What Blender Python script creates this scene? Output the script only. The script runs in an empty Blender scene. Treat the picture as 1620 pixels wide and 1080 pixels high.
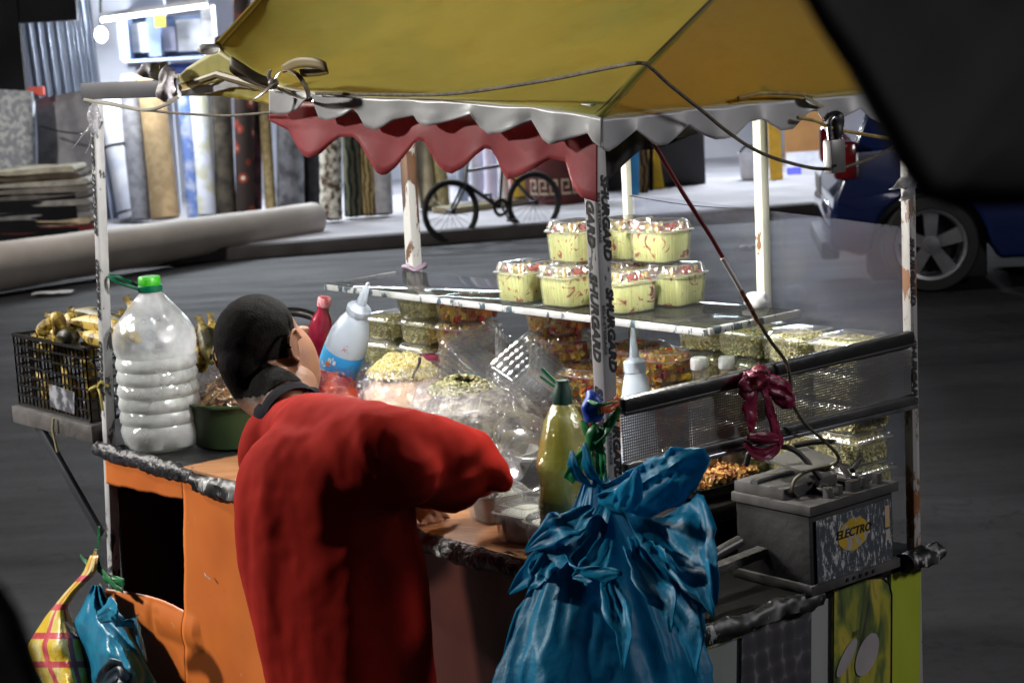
import bpy, bmesh, math, random
from mathutils import Vector, Matrix, noise, Euler
from mathutils.geometry import tessellate_polygon
R_ = math.radians
random.seed(7)
# ------------------------------------------------------------------ camera
FPX, PITCH, ROLL, CH = 3093.0, R_(9.3), R_(3.2), 1.85
cam_d = bpy.data.cameras.new('camera'); cam = bpy.data.objects.new('camera', cam_d)
bpy.context.scene.collection.objects.link(cam); bpy.context.scene.camera = cam
Fv = Vector((0, math.cos(PITCH), -math.sin(PITCH)))
U0 = Vector((0, math.sin(PITCH), math.cos(PITCH))); R0 = Vector((1, 0, 0))
Uv = U0 * math.cos(ROLL) + R0 * math.sin(ROLL); Rv = R0 * math.cos(ROLL) - U0 * math.sin(ROLL)
cam.matrix_world = Matrix(((Rv.x, Uv.x, -Fv.x, 0), (Rv.y, Uv.y, -Fv.y, 0), (Rv.z, Uv.z, -Fv.z, CH), (0, 0, 0, 1)))
cam_d.sensor_width = 36; cam_d.lens = 36 * FPX / 1620
cam_d.clip_start = .05; cam_d.clip_end = 300
cam_d.dof.use_dof = True; cam_d.dof.focus_distance = 3.9; cam_d.dof.aperture_fstop = 9.0
sc = bpy.context.scene
sc.view_settings.view_transform = 'Standard'; sc.view_settings.look = 'None'
sc.view_settings.exposure = 0.0; sc.view_settings.gamma = 1
sc.cycles.use_denoising = True
sc.cycles.max_bounces = 8; sc.cycles.transparent_max_bounces = 40
sc.cycles.caustics_reflective = False; sc.cycles.caustics_refractive = False
sc.cycles.sample_clamp_indirect = 4
# ------------------------------------------------------------------ world (night)
w = bpy.data.worlds.new('World'); sc.world = w; w.use_nodes = True
nt = w.node_tree; bg = nt.nodes['Background']
sky = nt.nodes.new('ShaderNodeTexSky'); sky.sky_type = 'NISHITA'; sky.sun_disc = False
sky.sun_elevation = R_(-4); sky.sun_rotation = R_(200)
nt.links.new(sky.outputs[0], bg.inputs[0]); bg.inputs[1].default_value = 0.12
# ------------------------------------------------------------------ frames
CO = Vector((.16, 3.42, 0)); CA = R_(39.5)
UD = Vector((-math.sin(CA), math.cos(CA), 0)); VD = Vector((math.cos(CA), math.sin(CA), 0))
ZD = Vector((0, 0, 1)); CAMP = Vector((0, 0, CH))
def C(u, v, z): return CO + UD * u + VD * v + ZD * z
def ray(x, y): return (Fv * FPX + Rv * (x - 810) - Uv * (y - 540)).normalized()
def onp(x, y, P, n):
    d = ray(x, y); return CAMP + d * ((P - CAMP).dot(n) / d.dot(n))
def cp(x, y, u=None, v=None, z=None):
    if u is not None: return onp(x, y, C(u, 0, 0), UD)
    if v is not None: return onp(x, y, C(0, v, 0), VD)
    return onp(x, y, Vector((0, 0, z)), ZD)
def at(x, y, Y): return onp(x, y, Vector((0, Y, 0)), Vector((0, 1, 0)))
def lerp(a, b, t): return a + (b - a) * t
def interp(pts, x):
    if x <= pts[0][0]: return pts[0][1]
    for (a, b), (c, d) in zip(pts, pts[1:]):
        if x <= c: return b + (d - b) * (x - a) / max(c - a, 1e-9)
    return pts[-1][1]
def crv(pts, n=8):
    pts = [Vector(p) for p in pts]; out = []
    P = [pts[0] * 2 - pts[1]] + pts + [pts[-1] * 2 - pts[-2]]
    for i in range(1, len(P) - 2):
        for k in range(n):
            t = k / n; a, b, c, d = P[i-1:i+3]
            out.append(.5 * ((2*b) + (c-a)*t + (2*a-5*b+4*c-d)*t*t + (3*b-a-3*c+d)*t**3))
    out.append(pts[-1]); return out
# ------------------------------------------------------------------ mesh builder
class MB:
    def __init__(s): s.v = []; s.f = []; s.uv = None; s.m = []
    def add(s, vs, fs, mi=0):
        o = len(s.v); s.v += [Vector(q) for q in vs]; s.f += [tuple(o + i for i in f) for f in fs]; s.m += [mi] * len(fs); return s
    def box(s, c, h, X=R0, Y=Vector((0, 1, 0)), Z=ZD, mi=0, b=0.0):
        """box of half sizes h, edges chamfered by b"""
        c = Vector(c)
        if b <= 0:
            vs = [c + X*h[0]*i + Y*h[1]*j + Z*h[2]*k for i in (-1, 1) for j in (-1, 1) for k in (-1, 1)]
            return s.add(vs, [(0,1,3,2),(4,6,7,5),(0,4,5,1),(2,3,7,6),(0,2,6,4),(1,5,7,3)], mi)
        bm = bmesh.new(); bmesh.ops.create_cube(bm, size=2)
        for q in bm.verts: q.co = Vector((q.co.x*h[0], q.co.y*h[1], q.co.z*h[2]))
        bmesh.ops.bevel(bm, geom=bm.edges[:], offset=b, segments=2, affect='EDGES', profile=.5)
        bm.verts.index_update()
        s.add([c + X*q.co.x + Y*q.co.y + Z*q.co.z for q in bm.verts], [[q.index for q in f.verts] for f in bm.faces], mi)
        bm.free(); return s
    def bar(s, a, b, wx, wy, up=ZD, mi=0, bev=0.0):
        a = Vector(a); b = Vector(b); d = (b - a); L = d.length; d.normalize()
        x = d.cross(up)
        if x.length < 1e-4: x = d.cross(Vector((1, 0, 0)))
        x.normalize(); y = x.cross(d).normalized()
        return s.box((a + b) / 2, (wx/2, wy/2, L/2), x, y, d, mi, bev)
    def tube(s, pts, r, n=8, cap=True, mi=0, flat=1.0):
        pts = [Vector(p) for p in pts]; rr = r if isinstance(r, (list, tuple)) else [r] * len(pts)
        o = len(s.v); up = None
        for i, p in enumerate(pts):
            t = (pts[min(i+1, len(pts)-1)] - pts[max(i-1, 0)]).normalized()
            if up is None: up = t.cross(Vector((.3, .2, .93))).normalized()
            else:
                up = (up - t * up.dot(t))
                up = up.normalized() if up.length > 1e-6 else t.orthogonal().normalized()
            bn = t.cross(up)
            for k in range(n):
                a = 2*math.pi*k/n; s.v.append(p + (up*math.cos(a)*flat + bn*math.sin(a)) * rr[i])
        for i in range(len(pts)-1):
            for k in range(n):
                s.f.append((o+i*n+k, o+i*n+(k+1) % n, o+(i+1)*n+(k+1) % n, o+(i+1)*n+k)); s.m.append(mi)
        if cap:
            s.f.append(tuple(o+k for k in range(n))[::-1]); s.m.append(mi)
            e = o+(len(pts)-1)*n; s.f.append(tuple(e+k for k in range(n))); s.m.append(mi)
        return s
    def lathe(s, prof, c=(0, 0, 0), n=32, fn=None, mi=0, sx=1, sy=1, cap=True, ax=None):
        """prof: (r, z); fn(th, i, r, z) -> r ; ax: frame matrix 3x3 columns"""
        o = len(s.v); c = Vector(c)
        for i, (r, z) in enumerate(prof):
            for k in range(n):
                th = 2*math.pi*k/n; q = fn(th, i, r, z) if fn else r
                p = Vector((q*math.cos(th)*sx, q*math.sin(th)*sy, z))
                s.v.append(c + (ax @ p if ax else p))
        for i in range(len(prof)-1):
            for k in range(n):
                s.f.append((o+i*n+k, o+i*n+(k+1) % n, o+(i+1)*n+(k+1) % n, o+(i+1)*n+k)); s.m.append(mi)
        if cap:
            s.f.append(tuple(o+k for k in range(n))[::-1]); s.m.append(mi)
            e = o+(len(prof)-1)*n; s.f.append(tuple(e+k for k in range(n))); s.m.append(mi)
        return s
    def grid(s, nu, nv, fn, mi=0, closed=False):
        o = len(s.v)
        for i in range(nu+1):
            for j in range(nv+1 if not closed else nv): s.v.append(Vector(fn(i/nu, j/nv)))
        m = nv if closed else nv+1
        for i in range(nu):
            for j in range(nv):
                s.f.append((o+i*m+j, o+i*m+(j+1) % m, o+(i+1)*m+(j+1) % m, o+(i+1)*m+j)); s.m.append(mi)
        if not closed:
            if s.uv is None: s.uv = {}
            for i in range(nu+1):
                for j in range(nv+1): s.uv[o+i*m+j] = (i/nu, j/nv)
        return s
    def poly(s, pts, th=None, mi=0):
        """flat polygon (maybe concave); th = thickness vector"""
        pts = [Vector(p) for p in pts]; tr = tessellate_polygon([pts]); n = len(pts)
        if th is None: return s.add(pts, tr, mi)
        th = Vector(th)
        return s.add(pts + [p + th for p in pts], [tuple(t) for t in tr] + [tuple(i+n for i in t[::-1]) for t in tr] +
                     [(i, (i+1) % n, (i+1) % n + n, i + n) for i in range(n)], mi)
    def ball(s, c, r, sub=1, mi=0, sq=(1, 1, 1), jit=0):
        bm = bmesh.new(); bmesh.ops.create_icosphere(bm, subdivisions=sub, radius=1); bm.verts.index_update()
        c = Vector(c)
        s.add([c + Vector((q.co.x*sq[0], q.co.y*sq[1], q.co.z*sq[2])) * r * (1 + random.uniform(-jit, jit)) for q in bm.verts],
              [[q.index for q in f.verts] for f in bm.faces], mi); bm.free(); return s
    def text(s, txt, size, M, mi=0, offset=0.0, shear=0.0, ext=0.0, sx=1.0, align='CENTER'):
        cu = bpy.data.curves.new('t', 'FONT'); cu.body = txt; cu.size = size; cu.align_x = align; cu.align_y = 'CENTER'
        cu.offset = offset; cu.shear = shear; cu.extrude = ext; cu.resolution_u = 3
        o = bpy.data.objects.new('t', cu); sc.collection.objects.link(o)
        dg = bpy.context.evaluated_depsgraph_get(); me = bpy.data.meshes.new_from_object(o.evaluated_get(dg))
        s.add([M @ Vector((q.co.x*sx, q.co.y, q.co.z)) for q in me.vertices], [tuple(f.vertices) for f in me.polygons], mi)
        bpy.data.objects.remove(o); bpy.data.curves.remove(cu); bpy.data.meshes.remove(me); return s
    def build(s, name, mat, parent=None, smooth=True, solid=0, sub=0, fix=False, bevel=0, ang=40):
        me = bpy.data.meshes.new(name); vs = s.v
        if parent is not None: org = Vector(parent['_o'])
        else:
            xs = [q.x for q in vs]; ys = [q.y for q in vs]; zs = [q.z for q in vs]
            org = Vector(((min(xs)+max(xs))/2, (min(ys)+max(ys))/2, min(zs)))
        me.from_pydata([q - org for q in vs], [], s.f)
        for m in (mat if isinstance(mat, (list, tuple)) else [mat]): me.materials.append(m)
        me.polygons.foreach_set('material_index', s.m)
        if s.uv:
            l = me.uv_layers.new(name='UVMap')
            for lp in me.loops: l.data[lp.index].uv = s.uv.get(lp.vertex_index, (0, 0))
        if fix:
            bm = bmesh.new(); bm.from_mesh(me); bmesh.ops.recalc_face_normals(bm, faces=bm.faces); bm.to_mesh(me); bm.free()
        me.update()
        if smooth:
            me.polygons.foreach_set('use_smooth', [True]*len(me.polygons)); me.set_sharp_from_angle(angle=R_(ang))
        o = bpy.data.objects.new(name, me); sc.collection.objects.link(o)
        if parent is not None: o.parent = parent
        else: o.location = org
        o['_o'] = org[:]
        if bevel:
            md = o.modifiers.new('b', 'BEVEL'); md.width = bevel; md.segments = 2; md.limit_method = 'ANGLE'
        if solid:
            md = o.modifiers.new('s', 'SOLIDIFY'); md.thickness = solid; md.offset = 0
        if sub:
            md = o.modifiers.new('u', 'SUBSURF'); md.levels = sub; md.render_levels = sub
        return o
def tag(o, label, cat, group=None, kind=None):
    if label: o['label'] = label
    if cat: o['category'] = cat
    if group: o['group'] = group
    if kind: o['kind'] = kind
    return o
def thing(name, label, cat, loc=(0, 0, 0), group=None):
    o = bpy.data.objects.new(name, None); sc.collection.objects.link(o); o.location = loc; o['_o'] = Vector(loc)[:]
    o.empty_display_size = .05
    return tag(o, label, cat, group)
def dup(o, parent=None):
    c = o.copy(); sc.collection.objects.link(c)
    if parent is not None: c.parent = parent
    for ch in [q for q in sc.objects if q.parent == o]: dup(ch, c)
    return c
# ------------------------------------------------------------------ materials
def newmat(name):
    m = bpy.data.materials.new(name); m.use_nodes = True; t = m.node_tree; b = t.nodes['Principled BSDF']
    return m, t, b
def N(t, ty, **k):
    n = t.nodes.new(ty)
    for a, v in k.items():
        if hasattr(n, a): setattr(n, a, v)
        else: n.inputs[a].default_value = v
    return n
def rgba(c): return (c[0], c[1], c[2], 1)
def ramp(t, stops):
    n = t.nodes.new('ShaderNodeValToRGB'); e = n.color_ramp.elements
    while len(e) < len(stops): e.new(.5)
    for q, (p, c) in zip(e, stops): q.position = p; q.color = rgba(c)
    return n
def PM(name, c, rough=.5, metal=0, c2=None, scale=8, lo=.4, hi=.65, bump=0, bscale=None, detail=4, spec=.5, trans=0, stretch=None, sss=0, coat=0, dist=0):
    m, t, b = newmat(name); L = t.links.new
    tc = N(t, 'ShaderNodeTexCoord'); mp = N(t, 'ShaderNodeMapping'); L(tc.outputs['Object'], mp.inputs[0])
    if stretch: mp.inputs['Scale'].default_value = stretch
    b.inputs['Roughness'].default_value = rough; b.inputs['Metallic'].default_value = metal
    b.inputs['Specular IOR Level'].default_value = spec; b.inputs['Coat Weight'].default_value = coat
    if c2 is None: c2 = tuple(q*.78 for q in c)
    nz = N(t, 'ShaderNodeTexNoise', Scale=scale, Detail=detail, Distortion=dist); L(mp.outputs[0], nz.inputs['Vector'])
    rp = ramp(t, [(lo, c2), (hi, c)]); L(nz.outputs['Fac'], rp.inputs[0]); L(rp.outputs[0], b.inputs['Base Color'])
    if bump:
        n2 = N(t, 'ShaderNodeTexNoise', Scale=bscale or scale*4, Detail=5); L(mp.outputs[0], n2.inputs['Vector'])
        bp = N(t, 'ShaderNodeBump', Strength=bump, Distance=.01); L(n2.outputs['Fac'], bp.inputs['Height']); L(bp.outputs[0], b.inputs['Normal'])
    if sss: b.inputs['Subsurface Weight'].default_value = sss; b.inputs['Subsurface Radius'].default_value = (.02, .01, .006)
    if trans:
        out = [n for n in t.nodes if n.type == 'OUTPUT_MATERIAL'][0]
        tr = N(t, 'ShaderNodeBsdfTranslucent'); L(rp.outputs[0], tr.inputs[0]); mx = N(t, 'ShaderNodeMixShader'); mx.inputs[0].default_value = trans
        L(b.outputs[0], mx.inputs[1]); L(tr.outputs[0], mx.inputs[2]); L(mx.outputs[0], out.inputs[0])
    return m
def CLEAR(name, tint=(.97, .98, .98), base=.10, edge=.75, rough=.08, milk=0.0, mc=(.8, .82, .82), bump=0, bscale=40, wear=0, crease=0):
    """thin clear film or sheet: see-through, glossy at the edges; milk = how white it is"""
    m, t, b = newmat(name); L = t.links.new; out = [n for n in t.nodes if n.type == 'OUTPUT_MATERIAL'][0]
    t.nodes.remove(b)
    tr = N(t, 'ShaderNodeBsdfTransparent'); tr.inputs[0].default_value = rgba(tint)
    gl = N(t, 'ShaderNodeBsdfGlossy', Roughness=rough); gl.inputs[0].default_value = (1, 1, 1, 1)
    lw = N(t, 'ShaderNodeLayerWeight', Blend=.35)
    mr = N(t, 'ShaderNodeMapRange'); mr.inputs['To Min'].default_value = base; mr.inputs['To Max'].default_value = edge
    L(lw.outputs['Facing'], mr.inputs[0])
    mx = N(t, 'ShaderNodeMixShader'); L(mr.outputs[0], mx.inputs[0]); L(tr.outputs[0], mx.inputs[1]); L(gl.outputs[0], mx.inputs[2])
    last = mx
    if milk:
        df = N(t, 'ShaderNodeBsdfDiffuse'); df.inputs[0].default_value = rgba(mc)
        tl = N(t, 'ShaderNodeBsdfTranslucent'); tl.inputs[0].default_value = rgba(mc)
        ad = N(t, 'ShaderNodeMixShader'); ad.inputs[0].default_value = .5; L(df.outputs[0], ad.inputs[1]); L(tl.outputs[0], ad.inputs[2])
        m2 = N(t, 'ShaderNodeMixShader'); m2.inputs[0].default_value = milk; L(mx.outputs[0], m2.inputs[1]); L(ad.outputs[0], m2.inputs[2])
        if wear:
            nz = N(t, 'ShaderNodeTexNoise', Scale=wear, Detail=5); tc0 = N(t, 'ShaderNodeTexCoord'); L(tc0.outputs['Object'], nz.inputs['Vector'])
            r2 = N(t, 'ShaderNodeMapRange'); r2.inputs[1].default_value = .35; r2.inputs[2].default_value = .7; r2.inputs[3].default_value = milk*.4; r2.inputs[4].default_value = min(1, milk*1.8)
            L(nz.outputs['Fac'], r2.inputs[0]); L(r2.outputs[0], m2.inputs[0])
        if crease:
            tc1 = N(t, 'ShaderNodeTexCoord'); mp1 = N(t, 'ShaderNodeMapping'); mp1.inputs['Scale'].default_value = (1, 1, 2.6); L(tc1.outputs['Object'], mp1.inputs[0])
            n4 = N(t, 'ShaderNodeTexNoise', Scale=crease, Detail=3, Distortion=1.8); L(mp1.outputs[0], n4.inputs['Vector'])
            r4 = N(t, 'ShaderNodeValToRGB'); el = r4.color_ramp.elements; el[0].position = .47; el[0].color = (0, 0, 0, 1); el[1].position = .50; el[1].color = (.38, .38, .38, 1); e3 = el.new(.53); e3.color = (0, 0, 0, 1)
            L(n4.outputs['Fac'], r4.inputs[0]); mxv = N(t, 'ShaderNodeMath', operation='MAXIMUM'); mxv.inputs[1].default_value = milk
            L(r4.outputs[0], mxv.inputs[0]); L(mxv.outputs[0], m2.inputs[0])
        last = m2
    if bump:
        tc = N(t, 'ShaderNodeTexCoord'); nz = N(t, 'ShaderNodeTexNoise', Scale=bscale, Detail=3, Distortion=1.5); L(tc.outputs['Object'], nz.inputs['Vector'])
        bp = N(t, 'ShaderNodeBump', Strength=bump, Distance=.02); L(nz.outputs['Fac'], bp.inputs['Height']); L(bp.outputs[0], gl.inputs['Normal'])
    L(last.outputs[0], out.inputs[0]); return m
def EM(name, c, s):
    m, t, b = newmat(name); b.inputs['Base Color'].default_value = rgba(c); b.inputs['Emission Color'].default_value = rgba(c)
    b.inputs['Emission Strength'].default_value = s; return m
def lamp(name, kind, loc, energy, color, size=.1, target=None, parent=None, spot=None, size_y=None):
    d = bpy.data.lights.new(name, kind); d.energy = energy; d.color = color
    if kind == 'AREA':
        d.size = size
        if size_y: d.shape = 'RECTANGLE'; d.size_y = size_y
    else: d.shadow_soft_size = size
    if spot: d.spot_size = R_(spot); d.spot_blend = .5
    o = bpy.data.objects.new(name, d); sc.collection.objects.link(o); o.location = loc
    if target is not None: o.rotation_euler = (Vector(target) - Vector(loc)).to_track_quat('-Z', 'Y').to_euler()
    if parent is not None: o.parent = parent; o.location = Vector(loc) - Vector(parent['_o'])
    return o
# unseen street lamp left of the cart, then three added fill lights
lamp('unseen_light', 'SPOT', (-6.2, 4.9, 3.9), 1900, (1.0, .96, .90), .22, target=(0.2, 4.3, .9), spot=60)
lamp('unseen_light', 'POINT', (-8.0, 9.5, 5.5), 2600, (1.0, .95, .88), .3)  # added fill for the kerb and the carpet rolls
lamp('unseen_light', 'POINT', (6.2, 2.6, 3.6), 520, (1.0, .97, .98), .5)  # added fill from the right for the battery side
lamp('unseen_light', 'AREA', (2.0, -5.0, 7.0), 16, (.97, .93, 1.0), 1.2, target=(1.5, 9, 0))  # added weak fill from the front
# ------------------------------------------------------------------ setting: road, pavement, shop front
SA = R_(10); SD = Vector((math.cos(SA), math.sin(SA), 0)); SN = Vector((-math.sin(SA), math.cos(SA), 0)); KO = Vector((0, 16.75, 0))
def S(a, b, z): return KO + SD*a + SN*b + ZD*z
def road_mat():
    m, t, b = newmat('asphalt'); L = t.links.new
    tc = N(t, 'ShaderNodeTexCoord'); n1 = N(t, 'ShaderNodeTexNoise', Scale=.9, Detail=6, Distortion=.6)
    mp = N(t, 'ShaderNodeMapping'); mp.inputs['Scale'].default_value = (.35, 1.6, 1); L(tc.outputs['Object'], mp.inputs[0]); L(mp.outputs[0], n1.inputs['Vector'])
    r = ramp(t, [(.3, (.013, .0127, .0142)), (.7, (.040, .0388, .0425))]); L(n1.outputs['Fac'], r.inputs[0])
    n5 = N(t, 'ShaderNodeTexNoise', Scale=14, Detail=8, Roughness=.75); L(tc.outputs['Object'], n5.inputs['Vector']); r5 = ramp(t, [(.35, (.6, .6, .6)), (.5, (1, 1, 1)), (.66, (1.0, 1.0, 1.0)), (.70, (1.8, 1.75, 1.7))]); L(n5.outputs['Fac'], r5.inputs[0])
    vo = N(t, 'ShaderNodeTexVoronoi', Scale=.7, feature='DISTANCE_TO_EDGE'); vd = N(t, 'ShaderNodeVectorMath', operation='ADD'); n6 = N(t, 'ShaderNodeTexNoise', Scale=3, Detail=5); L(tc.outputs['Object'], n6.inputs['Vector']); L(tc.outputs['Object'], vd.inputs[0]); L(n6.outputs['Color'], vd.inputs[1]); L(vd.outputs[0], vo.inputs['Vector'])
    r6 = ramp(t, [(.0, (.4, .4, .4)), (.012, (1, 1, 1))]); L(vo.outputs['Distance'], r6.inputs[0]); m5 = N(t, 'ShaderNodeMixRGB', blend_type='MULTIPLY'); m5.inputs[0].default_value = 1; m6 = N(t, 'ShaderNodeMixRGB', blend_type='MULTIPLY'); m6.inputs[0].default_value = 1
    L(r.outputs[0], m5.inputs[1]); L(r5.outputs[0], m5.inputs[2]); L(m5.outputs[0], m6.inputs[1]); L(r6.outputs[0], m6.inputs[2]); L(m6.outputs[0], b.inputs['Base Color'])
    b.inputs['Specular IOR Level'].default_value = .2
    n2 = N(t, 'ShaderNodeTexNoise', Scale=220, Detail=5); L(tc.outputs['Object'], n2.inputs['Vector'])
    n3 = N(t, 'ShaderNodeTexNoise', Scale=2.5, Detail=4); L(mp.outputs[0], n3.inputs['Vector'])
    r3 = N(t, 'ShaderNodeMapRange'); r3.inputs[3].default_value = .48; r3.inputs[4].default_value = .9; L(n3.outputs['Fac'], r3.inputs[0]); L(r3.outputs[0], b.inputs['Roughness'])
    bp = N(t, 'ShaderNodeBump', Strength=.35, Distance=.012); L(n2.outputs['Fac'], bp.inputs['Height']); L(bp.outputs[0], b.inputs['Normal']); return m
m = MB(); m.add([(-60, -20, 0), (60, -20, 0), (60, 80, 0), (-60, 80, 0)], [(0, 1, 2, 3)])
tag(m.build('road', road_mat(), smooth=False), None, None, kind='structure')
M_conc = PM('concrete', (.50, .49, .52), .75, c2=(.36, .35, .38), scale=1.6, bump=.3, bscale=60)
M_kerb = PM('kerb_stone', (.06, .055, .055), .85, c2=(.035, .03, .03), scale=3, bump=.4)
m = MB(); m.box(S(0, 3.2, .055), (30, 3.05, .055), SD, SN)
tag(m.build('pavement', M_conc, smooth=False), None, None, kind='structure')
m = MB(); m.box(S(0, .075, .052), (30, .073, .056), SD, SN, b=.015)
tag(m.build('kerb', M_kerb), None, None, kind='structure')
# litter on the road
M_paper = PM('litter_paper', (.6, .6, .6), .7)
for (x, y, sz, lb) in [(412, 404, .05, 'small crumpled white scrap lying on the road below the long pale carpet roll'),
                   (1140, 343, .05, 'small white scrap on the road left of the blue car'),
                   (1185, 393, .07, 'thin flat white scrap on the road behind the glass pane'),
                   (85, 465, .14, 'pale flattened scrap on the dark road at the left edge')]:
    c = cp(x, y, z=.01); m = MB()
    m.grid(6, 5, lambda s, t: c + Vector(((s-.5)*sz*2.2, (t-.5)*sz, .012 + .02*abs(noise.noise(Vector((s*4, t*4, x)))))))
    tag(m.build('litter', M_paper, solid=.002), lb, 'litter', 'litter on the road')

# shop building: lit interior with rear wall, side walls, fascia, dark stretches of wall
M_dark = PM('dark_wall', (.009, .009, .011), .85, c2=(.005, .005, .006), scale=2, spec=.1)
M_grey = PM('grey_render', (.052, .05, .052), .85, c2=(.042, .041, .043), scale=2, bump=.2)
M_inside = PM('shop_wall', (.75, .77, .85), .7, c2=(.6, .63, .72), scale=1.2)
shop = thing('carpet_shop', 'lit carpet shop front with dark fascia and white interior behind the pavement', 'shop', S(-2, 4.5, 0))
def sbox(a0, a1, b0, b1, z0, z1, mb=None, mi=0, bv=0):
    mb = mb or MB(); mb.box(S((a0+a1)/2, (b0+b1)/2, (z0+z1)/2), ((a1-a0)/2, (b1-b0)/2, (z1-z0)/2), SD, SN, mi=mi, b=bv); return mb
sbox(-12, 14, 6.0, 6.2, 0, 4.5).build('rear_wall', M_inside, shop, smooth=False)
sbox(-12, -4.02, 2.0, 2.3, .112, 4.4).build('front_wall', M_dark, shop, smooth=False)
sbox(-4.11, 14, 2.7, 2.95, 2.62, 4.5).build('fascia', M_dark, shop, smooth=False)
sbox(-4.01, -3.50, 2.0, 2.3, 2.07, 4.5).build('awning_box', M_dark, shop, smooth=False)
sbox(1.02, 2.55, 2.65, 2.9, .112, 2.6).build('wall_pier', M_grey, shop, smooth=False)
sbox(-12, 14, 2.96, 5.99, 2.95, 3.05).build('ceiling', M_inside, shop, smooth=False)
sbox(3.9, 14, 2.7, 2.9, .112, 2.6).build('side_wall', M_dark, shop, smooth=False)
# corrugated shutter
mb = MB(); p0 = at(40, 45, 19.3); p1 = at(232, 20, 19.3)
def shut(s, t):
    x = lerp(-4.66, -3.98, s); k = math.sin(s*math.pi*2*7.5)
    return Vector((x + .10*(1-t), 19.62 + .035*k, lerp(.112, 2.3, t)))
mb.grid(210, 4, shut)
mb.build('shutter', PM('shutter_steel', (.45, .5, .6), .35, .6, c2=(.3, .34, .42), scale=3), shop)
m_ = MB(); m_.box(Vector((-3.62, 19.75, 1.3)), (.36, .03, 1.2)); m_.build('white_partition', M_inside, shop, smooth=False)
# door post + shelf with glass doors
def wbox(x0, y0, x1, y1, Y, d, name, mat, par, bv=0):
    """upright box whose face fills the picture rectangle at depth Y"""
    a = at(x0, y1, Y); b = at(x1, y0, Y); mb = MB()
    mb.box(Vector(((a.x+b.x)/2, Y+d/2, (a.z+b.z)/2)), (abs(b.x-a.x)/2, d/2, abs(b.z-a.z)/2), b=bv); return mb.build(name, mat, par)
M_blue = PM('cabinet_blue', (.16, .22, .36), .5); M_wht = PM('enamel_white', (.8, .82, .86), .4)
cab = thing('display_cabinet', 'blue grey glazed display cabinet with white goods under the tube lamp', 'cabinet', at(270, 230, 19.3))
wbox(192, 22, 332, 95, 19.5, .25, 'back_board', M_blue, cab)
wbox(190, 22, 200, 95, 19.2, .28, 'door_frame', M_blue, cab); wbox(236, 22, 250, 90, 19.2, .28, 'door_frame', M_blue, cab)
wbox(324, 8, 333, 100, 19.2, .28, 'door_frame', M_wht, cab); wbox(196, 88, 326, 100, 19.2, .3, 'shelf_board', PM('shelf_blue', (.3, .36, .5), .5), cab)
wbox(205, 36, 232, 84, 19.35, .1, 'goods_packet', M_wht, cab); wbox(254, 42, 276, 82, 19.35, .1, 'goods_packet', PM('packet_lilac', (.5, .52, .7), .5), cab)
wbox(282, 30, 318, 82, 19.38, .08, 'goods_packet', PM('packet_pale', (.65, .68, .75), .5), cab)
wbox(246, 98, 330, 140, 19.4, .25, 'lower_cupboard', PM('cabinet_royal', (.05, .1, .38), .5), cab)
o = wbox(245, 24, 261, 44, 19.05, .01, 'price_tag', PM('tag_yellow', (.75, .6, .08), .5), None); tag(o, 'small yellow tag hanging below the shop tube lamp', 'tag')
# tubes
def tube_lamp(a, b, label, en):
    a = Vector(a); b = Vector(b); c = (a+b)/2; t = thing('fluorescent_lamp', label, 'lamp', c, 'fluorescent lamps of the shop')
    m = MB(); m.bar(a+ZD*.045, b+ZD*.045, .07, .04); m.build('fitting', M_wht, t)
    m = MB(); m.tube([a, b], .019, 10); m.build('tube', EM('tube_glow', (.92, .96, 1), 9), t)
    lamp('tube_light', 'AREA', c - ZD*.05 - Vector((0, .08, 0)), en, (.86, .93, 1), (b-a).length, target=c - Vector((0, .9, 1.6)), parent=t, size_y=.08)
tube_lamp(at(160, 32, 18.9), at(328, 9, 18.9), 'bright white fluorescent lamp over the shop display cabinet', 60)
tube_lamp(S(-2.3, 3.4, 2.55), S(-1.0, 3.4, 2.55), 'fluorescent lamp hung in the shop behind the canopy', 120)
tube_lamp(S(-.4, 3.4, 2.55), S(.9, 3.4, 2.55), 'fluorescent lamp hung in the shop above the bicycle', 120)
tube_lamp(S(2.6, 3.1, 2.55), S(3.8, 3.1, 2.55), 'fluorescent lamp above the orange board in the shop', 150)
# bright bare bulb by the shutter
bt = thing('bare_bulb', 'glaring white bulb hanging beside the corrugated shutter', 'bulb', at(160, 55, 19.0))
m = MB(); m.ball(at(160, 55, 19.0), .06, 2, sq=(1, 1, 1.25)); m.build('glass_bulb', EM('bulb_glow', (.95, .98, 1), 40), bt)
m = MB(); m.tube([at(160, 52, 19.0)+ZD*.05, at(160, -40, 19.0)+ZD*.1], .012); m.build('flex', M_dark, bt)
lamp('bulb_light', 'POINT', at(160, 55, 18.9), 70, (.9, .95, 1), .07, parent=bt)

# ---------------------------------------------------------------- carpets
def carpet_mat(name, c, c2, kind='noise', scale=14, c3=None):
    if kind == 'noise': return PM(name, c, .9, c2=c2, scale=scale, lo=.42, hi=.58, bump=.3, bscale=120, spec=.1)
    m, t, b = newmat(name); L = t.links.new; tc = N(t, 'ShaderNodeTexCoord'); b.inputs['Roughness'].default_value = .9; b.inputs['Specular IOR Level'].default_value = .1
    if kind == 'vor':
        v = N(t, 'ShaderNodeTexVoronoi', Scale=scale); L(tc.outputs['Object'], v.inputs['Vector'])
        st = [(.25, c2), (.38, c)] if not c3 else [(.12, c3), (.2, c2), (.34, c2), (.42, c)]
        r = ramp(t, st); L(v.outputs['Distance'], r.inputs[0])
    else:
        v = N(t, 'ShaderNodeTexWave', Scale=scale, Distortion=6, Detail=2); L(tc.outputs['Object'], v.inputs['Vector'])
        r = ramp(t, [(.45, c2), (.6, c)]); L(v.outputs['Fac'], r.inputs[0])
    L(r.outputs[0], b.inputs['Base Color']); return m
M_tie = PM('tie_tape', (.02, .02, .025), .5)
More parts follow.
